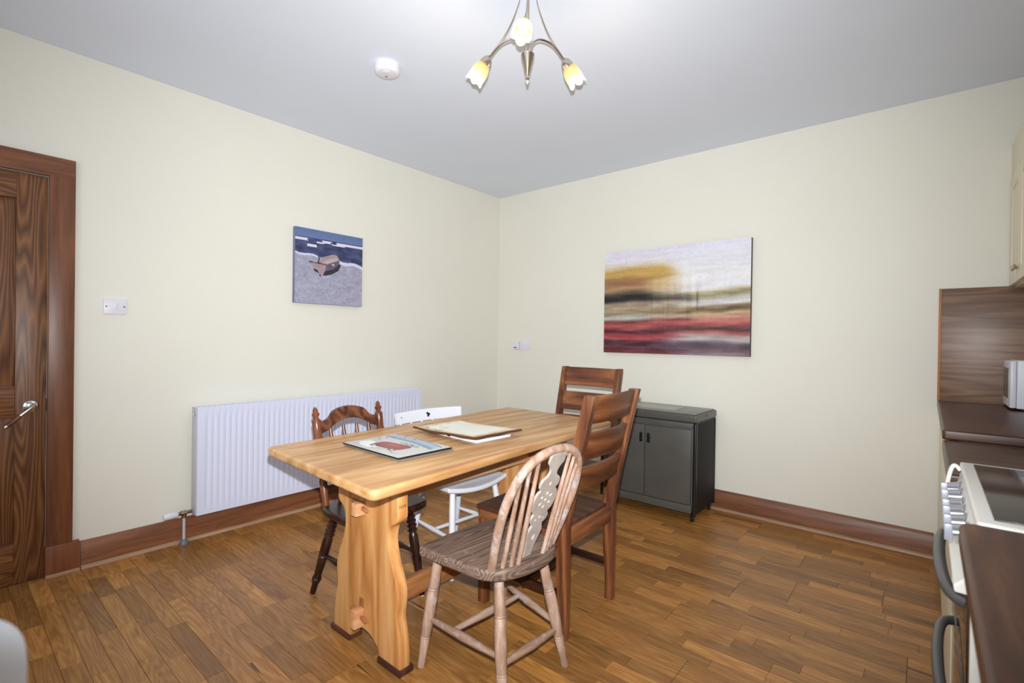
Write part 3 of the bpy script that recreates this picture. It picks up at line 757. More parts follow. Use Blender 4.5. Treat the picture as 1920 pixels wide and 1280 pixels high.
Ms = Matrix.Translation(B0 + Vector((0, -0.012, 0))) @ Matrix.Rotation(lean, 4, 'X') @ Matrix.Rotation(math.radians(90), 4, 'X')
curve_prism('splat', [loop] + holes, 0.009, 0.001, plain('washed_splat', (168, 156, 148), 0.6, bump=0.3, var=0.12, vscale=20), wc, Ms)

# ================================================================ DARK TURNED CHAIR
dc = thing('spindle_back_chair', 'dark stained turned-leg chair with arched crest, pushed under the table by the radiator', 'chair', (1.372, -2.39, 0), math.radians(-90))
# local +Y -> world +x (front), local +X -> world -y
seat = smooth2([(-0.19, 0.16), (0, 0.18), (0.19, 0.16), (0.205, 0.05), (0.2, -0.06), (0.16, -0.14), (0, -0.17), (-0.16, -0.14), (-0.2, -0.06), (-0.205, 0.05)], 5)
MB().prism(seat, (0, 0, 0.412), (1, 0, 0), (0, 1, 0), 0.034, 0.012, 3).build('seat', M['dark_y'], dc)
feet = {('f', -1): (-0.17, 0.16), ('f', 1): (0.17, 0.16), ('r', -1): (-0.185, -0.24), ('r', 1): (0.165, -0.237)}
tops = {('f', -1): (-0.14, 0.09), ('f', 1): (0.14, 0.09), ('r', -1): (-0.13, -0.10), ('r', 1): (0.13, -0.10)}
def lp2(k, z, H_=0.42): t_ = z / H_; return tuple(feet[k][i] * (1 - t_) + tops[k][i] * t_ for i in range(2)) + (z,)
for k in feet:
    l_ = MB().lathe(leg_prof('dark'), (*feet[k], 0.004), (*tops[k], 0.415), 18).build('leg', M['dark_z'], dc)
    MB().cyl((*feet[k], 0.0), (*feet[k], 0.005), 0.009).build('glide', M['plastic'], l_)
sp2 = [(0, 0.008), (0.3, 0.011), (0.42, 0.016), (0.5, 0.012), (0.58, 0.016), (0.7, 0.011), (1, 0.008)]
for s in (-1, 1): MB().lathe(sp2, lp2(('f', s), 0.2), lp2(('r', s), 0.2), 12).build('stretcher', M['dark_y'], dc)
MB().lathe(sp2, (Vector(lp2(('f', -1), 0.2)) + Vector(lp2(('r', -1), 0.2))) / 2, (Vector(lp2(('f', 1), 0.2)) + Vector(lp2(('r', 1), 0.2))) / 2, 12).build('stretcher', M['dark_x'], dc)
pprof = [(0, 0.015), (0.25, 0.018), (0.30, 0.013), (0.33, 0.019), (0.50, 0.0205), (0.62, 0.018), (0.64, 0.014), (0.66, 0.022), (0.69, 0.022), (0.70, 0.019), (0.84, 0.020), (0.86, 0.0215), (0.88, 0.014), (0.895, 0.011), (0.915, 0.016), (0.93, 0.018), (0.945, 0.013), (0.955, 0.011), (0.97, 0.012), (1.0, 0.004)]
PB = {s: Vector((s * 0.165, -0.125, 0.44)) for s in (-1, 1)}; PT = {s: Vector((s * 0.172, -0.225, 0.885)) for s in (-1, 1)}
for s in (-1, 1): MB().lathe(pprof, PB[s], PT[s], 18).build('back_post', M['turned'], dc)
top = [(-0.163, 0.76), (-0.15, 0.765), (-0.12, 0.775), (-0.08, 0.80), (-0.04, 0.815), (0, 0.82), (0.04, 0.815), (0.08, 0.80), (0.12, 0.775), (0.15, 0.765), (0.163, 0.76)]
low = [(0.163, 0.815), (0.14, 0.818), (0.11, 0.83), (0.085, 0.858), (0.045, 0.873), (0, 0.878), (-0.045, 0.873), (-0.085, 0.858), (-0.11, 0.83), (-0.14, 0.818), (-0.163, 0.815)]
cl = smooth2(top, 3, False) + smooth2(low, 3, False)
Mc = Matrix.Translation((0, -0.125 - 0.2247 * (-0.44), 0)) @ Matrix(((1, 0, 0, 0), (0, -0.2247, 1, 0), (0, 1, 0, 0), (0, 0, 0, 1)))
curve_prism('crest_rail', [cl], 0.024, 0.003, M['crest'], dc, Mc)
def dcy(z): return -0.125 - 0.2247 * (z - 0.44)
for x in (-0.105, -0.036, 0.036, 0.105):
    MB().lathe([(0, 0.009), (0.5, 0.011), (0.62, 0.007), (0.64, 0.013), (0.68, 0.013), (0.70, 0.008), (0.85, 0.009), (1, 0.007)], (x * 0.9, dcy(0.44), 0.44), (x, dcy(0.79), 0.79), 12).build('spindle', M['turned'], dc)

# ================================================================ WHITE CHAIR
def white_chair(label, loc, rz, full=True):
    t = thing('white_kitchen_chair', label, 'chair', loc, rz)
    seat = smooth2([(-0.19, 0.185), (0, 0.2), (0.19, 0.185), (0.21, 0.15), (0.19, -0.12), (0.17, -0.17), (0, -0.18), (-0.17, -0.17), (-0.19, -0.12), (-0.21, 0.15)], 4)
    mb = MB(); mb.prism(seat, (0, 0, 0.418), (1, 0, 0), (0, 1, 0), 0.026, 0.010, 3)
    for v_ in mb.bm.verts: v_.co.z += 0.55 * (v_.co.x ** 2) - 0.008
    mb.build('seat', M['white'], t)
    fe = {('f', -1): (-0.2, 0.20), ('f', 1): (0.2, 0.20), ('r', -1): (-0.18, -0.22), ('r', 1): (0.15, -0.23)}
    to = {('f', -1): (-0.15, 0.14), ('f', 1): (0.15, 0.14), ('r', -1): (-0.13, -0.12), ('r', 1): (0.13, -0.12)}
    def L_(k, z): t_ = z / 0.42; return tuple(fe[k][i] * (1 - t_) + to[k][i] * t_ for i in range(2)) + (z,)
    for k in fe: MB().lathe(leg_prof('w'), (*fe[k], 0), (*to[k], 0.425), 14).build('leg', M['white'], t)
    for s in (-1, 1): MB().lathe([(0, 0.008), (0.5, 0.013), (1, 0.008)], L_(('f', s), 0.19), L_(('r', s), 0.19), 12).build('stretcher', M['white'], t)
    MB().lathe([(0, 0.008), (0.5, 0.011), (1, 0.008)], (Vector(L_(('f', -1), 0.19)) + Vector(L_(('r', -1), 0.19))) / 2, (Vector(L_(('f', 1), 0.19)) + Vector(L_(('r', 1), 0.19))) / 2, 12).build('stretcher', M['white'], t)
    mb = MB(); b = mb.bm; rows = []; n = 14
    for i in range(n + 1):
        u_ = -1 + 2 * i / n; x = u_ * 0.24; yv = -0.255 - 0.03 * (1 - u_ * u_); tl = 0.004 * (1 - u_ * u_)
        rows.append([b.verts.new(c_) for c_ in ((x * 0.985, yv + 0.009, 0.728), (x, yv + 0.003, 0.79 + tl), (x, yv - 0.013, 0.79 + tl), (x * 0.985, yv - 0.009, 0.728))])
    for A, B in zip(rows[:-1], rows[1:]):
        for k in range(4): b.faces.new((A[k], A[(k + 1) % 4], B[(k + 1) % 4], B[k]))
    b.faces.new(rows[0]); b.faces.new(rows[-1][::-1])
    bmesh.ops.recalc_face_normals(b, faces=b.faces[:])
    cr = mb.build('crest_rail', M['white'], t)
    for xm in (0.205, -0.005):
        s_ = 0.012 if xm < 0.1 else 0.010
        ym = -0.255 - 0.03 * (1 - (xm / 0.262) ** 2) + 0.0075
        for dx, dz in ((-0.4 * s_, 0), (0.6 * s_, s_ * 0.5), (0.1 * s_, -s_ * 0.7)):
            MB().cyl((xm + dx, ym - 0.004, 0.762 + dz), (xm + dx, ym + 0.001, 0.762 + dz), s_ * 0.62, None, 8).build('motif', M['motif'], cr)
    for x in (-0.2, -0.12, -0.04, 0.04, 0.12, 0.2):
        MB().lathe([(0, 0.010), (0.5, 0.009), (1, 0.007)], (x * 0.72, -0.145, 0.43), (x, -0.258 - 0.03 * (1 - (x / .262) ** 2), 0.735), 10).build('spindle', M['white'], t)
    return t
white_chair('white painted spindle chair pushed under the left side of the table, near the far corner', (1.34, -1.82, 0), math.radians(-93))

# ================================================================ PLACE MATS ON THE TABLE
def map1(u, v):
    n = vnoise(u, v, 30, 30, 21)
    c = np.ones(u.shape + (3,)) * np.array([212, 210, 208.]) + (n[..., None] - 0.5) * 8
    def fill(m, col):
        nonlocal c
        c = np.where(m[..., None], np.array(col, float), c)
    # curved blue band along the far edge, turning down at its right end
    f = 0.0 + 0.09 * np.clip((u - 0.35) / 0.5, 0, 1) ** 2 + 0.9 * np.clip(u - 0.86, 0, 1) ** 1.2
    band = (v > f) & (v < f + 0.24) & (u > 0.02) & (u < 0.93)
    fill(band, (168, 188, 216)); fill(band & (v > f + 0.15), (132, 158, 172))
    fill((np.abs(v - f + 0.006) < 0.009) & (u > 0.38) & (u < 0.94), (50, 48, 52))
    fill(((np.abs(u - 0.30) / 0.15) ** 2 + (np.abs(v - 0.80) / 0.10) ** 2) < 1, (252, 252, 252))
    fill(((np.abs(u - 0.17) / 0.10) ** 2 + (np.abs(v - 0.72) / 0.12) ** 2) < 1, (252, 252, 252))
    body = (((u - 0.50) / 0.22) ** 4 + ((v - 0.60 + 0.12 * (u - 0.5)) / 0.14) ** 4) < 1
    bl = (((u - 0.50) / 0.235) ** 4 + ((v - 0.60 + 0.12 * (u - 0.5)) / 0.165) ** 4) < 1
    fill(bl, (60, 42, 44)); fill(body, (156, 52, 64))
    fill(((u - 0.5) / 0.12) ** 2 + ((v - 0.54) / 0.06) ** 2 < 1, (184, 70, 84))
    for (a, b_, w_, h_) in ((0.50, 0.36, 0.045, 0.04), (0.61, 0.37, 0.05, 0.045), (0.71, 0.38, 0.045, 0.04)):
        fill((np.abs(u - a) < w_) & (np.abs(v - b_) < h_), (70, 74, 82)); fill((np.abs(u - a) < w_ - 0.015) & (np.abs(v - b_) < h_ - 0.018), (206, 214, 226))
    for (a, b_) in ((0.34, 0.76), (0.66, 0.76)):
        fill(((u - a) ** 2 + (v - b_) ** 2) < 0.0028, (52, 50, 54)); fill(((u - a) ** 2 + (v - b_) ** 2) < 0.0009, (220, 220, 226))
    for (a, b_) in ((0.1, 0.42), (0.13, 0.3), (0.17, 0.2), (0.26, 0.07), (0.42, 0.06)):
        fill(((u - a) ** 2 + (v - b_) ** 2) < 0.0004, (60, 52, 50))
    fill((np.abs(v - 0.82 - 0.05 * np.sin(u * 18)) < 0.008) & (u > 0.4) & (u < 0.85), (110, 112, 120))
    return c
m1 = thing('placemat', 'square-cornered black-edged place mat with a cartoon red car, nearest the camera on the table', 'placemat', (1.65, -2.467, TZ), math.radians(-1.0))
for kz, nm in ((0.0045, 'lower_board'), (0.0115, 'upper_board')):
    MB().box((0.0 if kz > 0.01 else 0.006, 0.0 if kz > .01 else 0.004, kz), (0.392, 0.266, 0.006), 0.001).build(nm, M['black'] if kz > 0.01 else M['trolleytop'], m1)
printed('printed_face', (-0.195, 0.132, 0.0148), (0.195, 0.132, 0.0148), (-0.195, -0.132, 0.0148), 170, 120, map1, M['mat'], m1)
def map2(u, v):
    n = vnoise(u, v, 8, 8, 31); n2 = vnoise(u, v, 50, 50, 32)
    e = np.minimum(np.minimum(u, 1 - u), np.minimum(v, 1 - v)) + (n - 0.5) * 0.05
    k = np.clip(e / 0.12, 0, 1)[..., None]
    c = np.array([206, 168, 118]) * (1 - k) + np.array([255, 252, 240]) * k + (n2[..., None] - 0.5) * 8
    def fill(m, col):
        nonlocal c
        c = np.where(m[..., None], np.array(col, float), c)
    for (a, b_, ln) in ((0.22, 0.75, 0.16), (0.34, 0.88, 0.3)):
        fill((np.abs(u - a - 0.25 * (v - b_)) < 0.004) & (v < b_) & (v > b_ - ln), (110, 104, 84))
    fill((np.abs(v - 0.9 - 0.02 * np.sin(u * 40)) < 0.03) & (u < 0.42) & (n2 > 0.45), (150, 146, 110))
    fill((np.abs(v - 0.2 - 0.05 * np.sin(u * 9)) < 0.006) & (u > 0.1) & (u < 0.5), (196, 180, 140))
    return c
m2b = thing('serving_mat', 'white rectangular mat with black motifs lying under the parchment tray', 'placemat', (1.655, -2.045, TZ), math.radians(-3))
MB().box((0, 0, 0.006), (0.345, 0.22, 0.012), 0.002).build('board', M['white'], m2b)
for dx, dy in ((-0.12, -0.1105), (-0.02, -0.1105)): MB().box((dx, dy, 0.007), (0.022, 0.002, 0.009), 0.0008).build('motif', M['motif'], m2b)
m2 = thing('parchment_tray', 'brown-edged wavy tray with a cream parchment face in the middle of the table', 'tray', (1.64, -2.05, TZ + 0.0125), math.radians(-2.5))
def wave(x, y): return 0.004 * math.sin(x * 12 + 0.5) + 0.010 * (x / 0.22) ** 2 * (1 if x > 0 else 0.5) + 0.004
mb = MB(); b = mb.bm; n = 24; mrows = 12; G = {}
def wob(i, j):
    x = -0.222 + 0.444 * i / n; y_ = -0.152 + 0.304 * j / mrows
    x += 0.004 * math.sin(j * 1.3) * (1 if i in (0, n) else 0); y_ += 0.006 * math.sin(i * 0.55) * (1 if j in (0, mrows) else 0)
    return x, y_
for lay in (0, 1):
    for i in range(n + 1):
        for j in range(mrows + 1):
            x, y_ = wob(i, j); G[lay, i, j] = b.verts.new((x, y_, wave(x, y_) + (0.009 if lay else 0.001)))
for i in range(n):
    for j in range(mrows):
        b.faces.new((G[1, i, j], G[1, i + 1, j], G[1, i + 1, j + 1], G[1, i, j + 1])); b.faces.new((G[0, i, j], G[0, i, j + 1], G[0, i + 1, j + 1], G[0, i + 1, j]))
for i in range(n):
    b.faces.new((G[0, i, 0], G[0, i + 1, 0], G[1, i + 1, 0], G[1, i, 0])); b.faces.new((G[0, i, mrows], G[1, i, mrows], G[1, i + 1, mrows], G[0, i + 1, mrows]))
for j in range(mrows):
    b.faces.new((G[0, 0, j], G[1, 0, j], G[1, 0, j + 1], G[0, 0, j + 1])); b.faces.new((G[0, n, j], G[0, n, j + 1], G[1, n, j + 1], G[1, n, j]))
mb.build('tray_body', plain('brown_lacquer_edge', (84, 50, 30), 0.3), m2)
W2 = lambda u, v: np.vectorize(lambda a, c_: wave(-0.215 + 0.43 * a, 0))(u, v)
printed('parchment_face', (-0.215, 0.146, 0.0098), (0.215, 0.146, 0.0098), (-0.215, -0.146, 0.0098), 120, 80, map2, M['mat'], m2, W2)

# ================================================================ DARK TROLLEY
tr = thing('hostess_trolley', 'dark grey metal heated trolley with two doors against the far wall', 'trolley', (1.815, -0.235, 0))
TW = 0.72; x0, x1 = -TW / 2, TW / 2; zt = 0.728
MB().box((0, 0, 0.375), (TW - 0.01, 0.39, 0.59), 0.004).build('cabinet', M['trolley'], tr)
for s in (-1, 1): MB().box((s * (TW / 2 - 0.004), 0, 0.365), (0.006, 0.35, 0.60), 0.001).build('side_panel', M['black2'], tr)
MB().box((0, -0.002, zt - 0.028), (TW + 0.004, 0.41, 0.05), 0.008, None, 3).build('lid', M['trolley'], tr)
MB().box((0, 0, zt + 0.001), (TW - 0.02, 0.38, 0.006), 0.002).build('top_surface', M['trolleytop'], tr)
MB().box((-0.01, 0.01, zt + 0.005), (0.36, 0.2, 0.004), 0.001).build('top_tray', plain('top_tray', (170, 166, 158), 0.4, 0, var=0.2, vscale=30), tr)
MB().box((0, -0.199, 0.648), (TW - 0.05, 0.012, 0.036), 0.002).build('control_fascia', M['trolley'], tr)
for s in (-1, 1):
    d_ = MB().box((s * 0.166, -0.202, 0.375), (0.327, 0.018, 0.50), 0.003).build('door', M['trolley'], tr)
    hm = MB(); hm.box((s * 0.028, -0.213, 0.535), (0.022, 0.008, 0.068), 0.003); hm.tube([(s * 0.028, -0.216, 0.51), (s * 0.028, -0.226, 0.515), (s * 0.028, -0.226, 0.555), (s * 0.028, -0.216, 0.56)], 0.004, 8)
    hm.build('handle', M['black'], d_)
MB().box((0, -0.201, 0.092), (TW - 0.05, 0.014, 0.052), 0.002).build('bottom_fascia', M['trolley'], tr)
for sx in (-1, 1):
    for sy in (-1, 1):
        MB().box((sx * (TW / 2 - 0.011), sy * 0.186, 0.36), (0.024, 0.028, 0.62), 0.009, None, 3).build('corner_post', M['black'], tr)
        c_ = MB(); c_.cyl((sx * (TW / 2 - 0.03) - 0.008, sy * 0.165, 0.022), (sx * (TW / 2 - 0.03) + 0.008, sy * 0.165, 0.022), 0.022, None, 18); c_.box((sx * (TW / 2 - 0.03), sy * 0.165, 0.045), (0.024, 0.03, 0.026), 0.003)
        c_.build('castor', M['black'], tr)
for s in (-1, 1): MB().box((s * (TW / 2 + 0.001), 0.0, zt - 0.022), (0.004, 0.07, 0.012), 0.0015).build('side_grip', M['black'], tr)

# ================================================================ KITCHEN ALONG THE RIGHT WALL
XF = 3.40
def base_unit(y0, y1, label, knob=False, ztop=0.865, XF=3.40):
    t = thing('base_unit', label, 'cabinet', ((XF + XR) / 2 + 0.012, (y0 + y1) / 2, 0), 0, 'cream kitchen base units')
    ox, oy = -((XF + XR) / 2 + 0.012), -(y0 + y1) / 2
    MB().box((0.005, 0, (0.12 + ztop) / 2), (XR - XF - 0.05, y1 - y0 - 0.002, ztop - 0.12), 0.001).build('carcass', M['cream'], t)
    MB().box((0.03, 0, 0.06), (XR - XF - 0.1, y1 - y0 - 0.002, 0.12)).build('plinth', M['cream'], t)
    d_ = MB().box((XF + 0.011 + ox, 0, (0.13 + ztop - 0.01) / 2), (0.02, y1 - y0 - 0.006, ztop - 0.01 - 0.13), 0.003).build('door', M['cream'], t)
    if knob is not False:
        MB().lathe([(0, 0.006), (0.4, 0.006), (0.55, 0.014), (0.85, 0.016), (1, 0.010)], (XF + ox, knob + oy, 0.737), (XF - 0.024 + ox, knob + oy, 0.737), 16).build('knob', M['chrome'], d_)
    return t
base_unit(-0.62, -0.004, 'cream base unit under the raised worktop in the far corner')
base_unit(-1.275, -0.625, 'cream base unit under the raised worktop, second from the far wall')
base_unit(-1.92, -1.28, 'cream base unit under the lower worktop beside the cooker', False, 0.83)
base_unit(-3.35, -2.535, 'cream base unit with a chrome knob under the worktop nearest the camera', -2.69, XF=3.432)
def worktop(name, y0, y1, zt, label, cat='worktop', mat='wtop_y', rr=0.04):
    t = MB().prism(round_poly([(XF - 0.012, y0), (XR - 0.002, y0), (XR - 0.002, y1), (XF - 0.012, y1)], rr), (0, 0, zt - 0.038), (1, 0, 0), (0, 1, 0), 0.038, 0.008, 3).build(name, M[mat], None)
    return tag(t, label, cat)
worktop('worktop', -3.40, -2.53, 0.905, 'dark brown wood worktop nearest the camera, at the lower right', rr=0.03)
worktop('worktop', -1.285, -0.004, 0.905, 'raised dark brown worktop in the far corner holding the microwave', mat='wtop_x', rr=0.012)
worktop('worktop', -1.925, -1.287, 0.868, 'lower dark brown worktop section between the cooker and the raised worktop', mat='wtop_x', rr=0.01)
# splash panel on the far wall
spb = MB().box(((3.398 + XR) / 2, -0.006, 1.2225), (XR - 3.398, 0.012, 0.635), 0.001).build('splashback', M['splash'], None)
tag(spb, 'brown wood-effect splashback panel on the far wall above the worktop', 'splashback')
MB().box((3.3935, -0.008, 1.2225), (0.012, 0.016, 0.637), 0.001).build('edge_strip', M['edge'], spb)

# cooker
ck = thing('cooker', 'cream freestanding electric cooker with black glass hob and chrome knobs', 'cooker', (3.72, -2.228, 0))
ox, oy = -3.72, 2.228; cy0, cy1 = -2.525, -1.935
def C_(x, y, z): return (x + ox, y + oy, z)
MB().box(C_(3.705, -2.23, 0.44), (0.56, 0.585, 0.80), 0.004).build('body', M['creamw'], ck)
MB().box(C_(3.70, -2.23, 0.898), (0.575, 0.592, 0.018), 0.006, None, 3).build('hob_frame', M['creamw'], ck)
MB().box(C_(3.71, -2.23, 0.9075), (0.545, 0.53, 0.004), 0.001).build('hob_glass', M['glass'], ck)
pp = [(3.418, 0.889), (3.414, 0.880), (3.397, 0.80), (3.383, 0.785), (3.385, 0.772), (3.43, 0.770), (3.45, 0.889)]
MB().prism([(a + ox, z) for a, z in pp], (0, cy1 + oy - 0.002, 0), (1, 0, 0), (0, 0, 1), -(cy0 - cy1) - 0.004, 0.003).build('control_panel', M['creamw'], ck)
for ky, kz in ((-2.03, 0.852), (-2.10, 0.850), (-2.19, 0.848), (-2.245, 0.846), (-2.31, 0.844), (-2.375, 0.842)):
    kn = MB(); kn.lathe([(0, 0.023), (0.2, 0.023), (0.25, 0.019), (1, 0.018)], C_(3.414, ky, kz), C_(3.387, ky, kz - 0.004), 20)
    ko = kn.build('knob', M['chrome'], ck)
    MB().box(C_(3.380, ky, kz - 0.005), (0.014, 0.010, 0.033), 0.002).build('grip', M['griplight'], ko)
for z0_, z1_, hz, nm in ((0.56, 0.765, 0.735, 'top_oven_door'), (0.12, 0.552, 0.50, 'main_oven_door')):
    dr = MB().box(C_(3.418, -2.23, (z0_ + z1_) / 2), (0.022, 0.585, z1_ - z0_), 0.003).build(nm, M['chrome'] if False else M['creamw'], ck)
    MB().box(C_(3.4055, -2.23, (z0_ + z1_) / 2), (0.006, 0.56, z1_ - z0_ - 0.02), 0.002).build('oven_glass', M['oven'], dr)
    pts = smooth2([C_(3.408, -1.99, hz), C_(3.384, -2.02, hz + 0.002), C_(3.373, -2.10, hz + 0.004), C_(3.369, -2.23, hz + 0.005), C_(3.373, -2.36, hz + 0.004), C_(3.384, -2.44, hz + 0.002), C_(3.408, -2.47, hz)], 5, False)
    MB().tube(pts, 0.011, 12, up=(0, 0, 1)).build('handle', M['grey'], dr)
MB().box(C_(3.70, -2.23, 0.03), (0.5, 0.55, 0.06)).build('plinth', M['black'], ck)
MB().tube(smooth2([C_(3.414, -1.945, 0.885), C_(3.402, -1.942, 0.897), C_(3.394, -1.942, 0.88), C_(3.388, -1.943, 0.845)], 4, False), 0.005, 8).build('trim_end', M['creamw'], ck)

# microwave
mo = thing('microwave', 'white microwave oven standing on the raised worktop at the right edge', 'microwave', (3.675, -0.325, 0.9055), 0)
MB().box((0.15, 0.1525, 0.127), (0.3, 0.305, 0.235), 0.006, None, 3).build('casing', M['white'], mo)
d_ = MB().box((-0.012, 0.1525, 0.127), (0.022, 0.300, 0.23), 0.005, None, 2).build('door', M['plastic'], mo)
MB().box((-0.0235, 0.165, 0.13), (0.002, 0.20, 0.15), 0.0005).build('window', plain('microwave_window', (110, 106, 100), 0.2), d_)
for sx in (0.03, 0.27):
    for sy in (0.03, 0.28): MB().cyl((sx, sy, 0.0), (sx, sy, 0.012), 0.012).build('foot', M['black'], mo)

# wall cabinet
wcab = thing('wall_cabinet', 'cream wall cupboard with a cornice at the right edge of the picture', 'cabinet', (3.69, -0.35, 1.50))
MB().box((0.15, 0, 0.33), (0.296, 0.69, 0.60), 0.002).build('carcass', M['cream'], wcab)
for yc in (0.172, -0.172):
    dd_ = MB().box((-0.006, yc, 0.325), (0.02, 0.34, 0.575), 0.003)
    for zc_ in (0.074, 0.576): dd_.box((-0.0165, yc, zc_), (0.007, 0.338, 0.07), 0.002)
    for yc2 in (yc - 0.134, yc + 0.134): dd_.box((-0.017, yc2, 0.325), (0.008, 0.066, 0.57), 0.002)
    do = dd_.build('door', M['cream'], wcab)
    MB().lathe([(0, 0.005), (0.4, 0.005), (0.55, 0.012), (0.85, 0.014), (1, 0.008)], (-0.02, 0.03 if yc > 0 else -0.03, 0.10), (-0.045, 0.03 if yc > 0 else -0.03, 0.10), 14).build('knob', M['steel'], do)
MB().prism([(-0.016, 0.615), (-0.018, 0.64), (-0.018, 0.72), (-0.02, 0.79), (0.29, 0.79), (0.29, 0.615)], (0, 0.349, 0), (1, 0, 0), (0, 0, 1), 0.70, 0.003).build('cornice', M['cream'], wcab)

ho = thing('cooker_hood', 'dark extractor hood over the cooker, only its corner showing at the upper right edge', 'extractor hood', (3.75, -2.228, 1.64))
MB().prism([(-0.225, 0.0), (-0.225, 0.03), (-0.05, 0.22), (-0.05, 0.60), (0.235, 0.60), (0.235, 0.0)], (0, 0.28, 0), (1, 0, 0), (0, 0, 1), 0.56, 0.004).build('canopy', plain('hood_enamel', (84, 74, 70), 0.4), ho)
MB().box((0.0, 0, -0.003), (0.40, 0.5, 0.006), 0.001).build('filter', M['grey'], ho)

# ================================================================ CEILING LIGHT
HX, HY = 2.112, -2.203
lt = thing('ceiling_light', 'brushed metal ceiling light with three glowing tulip glass shades', 'ceiling light', (HX, HY, H))
D = lambda z: z - H
MB().lathe([(0, 0.065), (0.3, 0.066), (0.8, 0.045), (1, 0.015)], (0, 0, 0), (0, 0, -0.035), 28).build('canopy', M['steel'], lt)
MB().lathe([(0, 0.0008), (0.10, 0.006), (0.15, 0.004), (0.17, 0.008), (0.24, 0.0085), (0.27, 0.006), (0.95, 0.026), (0.97, 0.027), (1, 0.022)], (0, 0, D(2.232)), (0, 0, D(2.352)), 24).build('centre_cone', M['steel'], lt)
MB().cyl((0, 0, D(2.35)), (0, 0, D(2.62)), 0.004).build('stem', M['steel'], lt)
a0 = math.atan2(CAM.y - HY, CAM.x - HX) - 0.09
mg, ntg, bg = newmat('glowing_glass')
bg.inputs['Base Color'].default_value = (0.35, 0.24, 0.1, 1); bg.inputs['Roughness'].default_value = 0.3
at = ntg.nodes.new('ShaderNodeAttribute'); at.attribute_name = 'glow'
rp = ntg.nodes.new('ShaderNodeValToRGB'); e = rp.color_ramp.elements
e[0].position = 0.0; e[0].color = lin((230, 170, 84)); e[1].position = 0.75; e[1].color = lin((255, 250, 225)); q_ = e.new(0.35); q_.color = lin((252, 216, 140))
ntg.links.new(at.outputs['Fac'], rp.inputs[0]); ntg.links.new(rp.outputs[0], bg.inputs['Emission Color'])
mr = ntg.nodes.new('ShaderNodeMapRange'); mr.inputs[3].default_value = 0.55; mr.inputs[4].default_value = 1.6; ntg.links.new(at.outputs['Fac'], mr.inputs[0]); ntg.links.new(mr.outputs[0], bg.inputs['Emission Strength'])
M['bulb'] = plain('lit_bulb', (255, 240, 200), 0.4, emit=(255, 236, 190), estr=9)
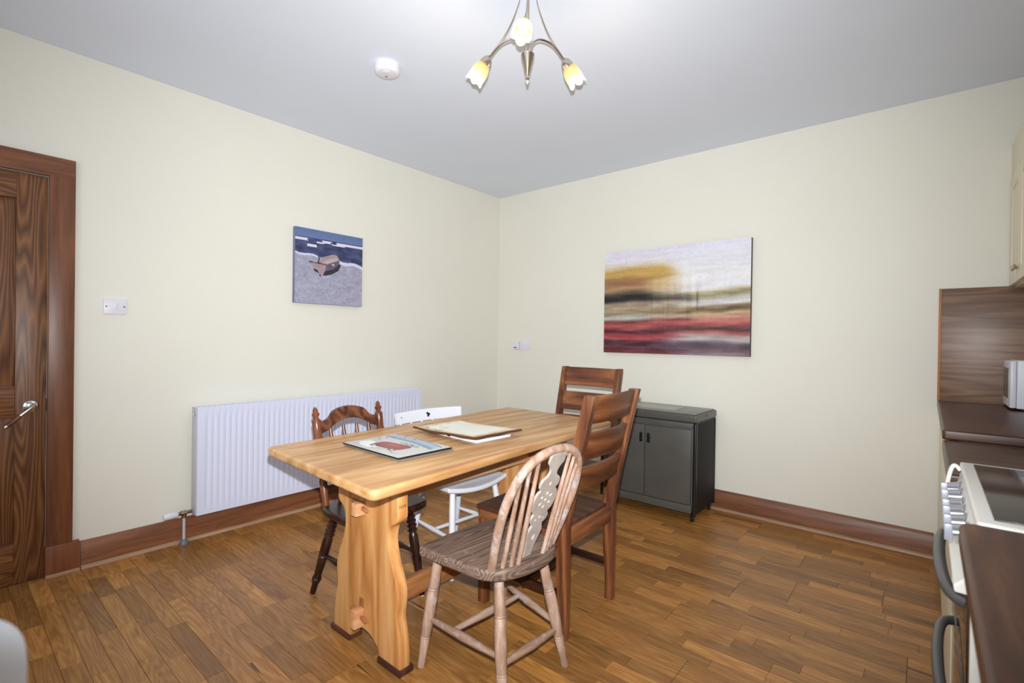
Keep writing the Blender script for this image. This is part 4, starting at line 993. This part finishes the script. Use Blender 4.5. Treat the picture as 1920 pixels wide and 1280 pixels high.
for k in range(3):
    a = a0 + (0.0, 2.12, -1.83)[k]; r_ = Vector((math.cos(a), math.sin(a), 0))
    arm = smooth2([Vector((0, 0, D(2.35))) + r_ * 0.014, Vector((0, 0, D(2.40))) + r_ * 0.022, Vector((0, 0, D(2.425))) + r_ * 0.06, Vector((0, 0, D(2.415))) + r_ * 0.118, Vector((0, 0, D(2.37))) + r_ * 0.168], 6, False)
    MB().tube(arm, 0.0042, 8).build('arm', M['steel'], lt)
    wire = smooth2([Vector((0, 0, D(2.63))) + r_ * 0.03, Vector((0, 0, D(2.56))) + r_ * 0.042, Vector((0, 0, D(2.46))) + r_ * 0.09, Vector((0, 0, D(2.375))) + r_ * 0.168], 6, False)
    MB().tube(wire, 0.0022, 6).build('wire', M['steel'], lt)
    ax = (r_ * 0.62 + Vector((0, 0, -0.785))).normalized(); P0 = Vector((0, 0, D(2.372))) + r_ * 0.168
    MB().lathe([(0, 0.006), (0.12, 0.011), (0.3, 0.018), (0.7, 0.023), (1, 0.0245)], P0 - ax * 0.005, P0 + ax * 0.034, 20).build('lamp_holder', M['steel'], lt)
    # tulip shade, 5 petals
    mb = MB(); b = mb.bm; q = Vector((0, 0, 1)).rotation_difference(ax); seg = 40; prof = [(0.028, 0.022), (0.045, 0.030), (0.065, 0.0345), (0.085, 0.035), (0.10, 0.034), (0.115, 0.036)]
    rows = []; gl = []
    for i, (h, rr) in enumerate(prof):
        row_ = []
        for j in range(seg):
            th = 2 * math.pi * j / seg; pet = abs(math.cos(2.5 * th)); f = i / (len(prof) - 1)
            hh_ = h - (1 - pet ** 0.6) * 0.020 * f ** 2; r2 = rr * (1 + 0.10 * (pet - 0.5) * f)
            row_.append(b.verts.new(P0 + q @ Vector((r2 * math.cos(th), r2 * math.sin(th), hh_)))); gl.append(f)
        rows.append(row_)
    for A, B in zip(rows[:-1], rows[1:]):
        for j in range(seg): b.faces.new((A[j], A[(j + 1) % seg], B[(j + 1) % seg], B[j]))
    me = bpy.data.meshes.new('glass_shade'); b.to_mesh(me); b.free()
    ga = me.attributes.new('glow', 'FLOAT', 'POINT'); ga.data.foreach_set('value', gl)
    for pl in me.polygons: pl.use_smooth = True
    sh = link('glass_shade', me, mg, lt)
    md = sh.modifiers.new('thickness', 'SOLIDIFY'); md.thickness = 0.003
    MB().lathe([(0, 0.008), (0.2, 0.010), (0.5, 0.017), (0.8, 0.016), (0.95, 0.009), (1, 0.003)], P0 + ax * 0.03, P0 + ax * 0.088, 16).build('bulb', M['bulb'], lt)
    pl_ = bpy.data.lights.new('lamp_glow', 'POINT'); pl_.energy = 1.6; pl_.color = (1.0, 0.82, 0.58); pl_.shadow_soft_size = 0.03
    po = bpy.data.objects.new('lamp_glow', pl_); COL.objects.link(po); po.location = Vector((HX, HY, H)) + P0 + ax * 0.15

# ================================================================ WHITE CHAIR BACK BESIDE THE LENS
nc = thing('white_high_chair', 'blurred white chair back corner at the lower left edge, close to the camera', 'chair', (2.739, -3.779, 0), math.radians(40))
cc = MB().prism(round_poly([(-0.19, 0.93), (0.155, 0.93), (0.155, 1.018), (-0.19, 1.018)], 0.03, 6), (0, 0.0, 0), (1, 0, 0), (0, 0, 1), 0.024, 0.006, 3).build('crest_rail', M['white'], nc)
for x in (-0.17, 0.135): MB().box((x, -0.012, 0.48), (0.03, 0.022, 0.96), 0.004).build('rear_post', M['white'], nc)
for x in (-0.17, 0.135): MB().box((x, 0.0 + 0.0 - 0.37, 0.22), (0.03, 0.03, 0.44), 0.004).build('leg', M['white'], nc)
MB().box((-0.0175, -0.2, 0.45), (0.36, 0.38, 0.03), 0.008).build('seat', M['white'], nc)
for z in (0.62, 0.76): MB().box((-0.0175, -0.012, z), (0.29, 0.016, 0.05), 0.003).build('back_rail', M['white'], nc)
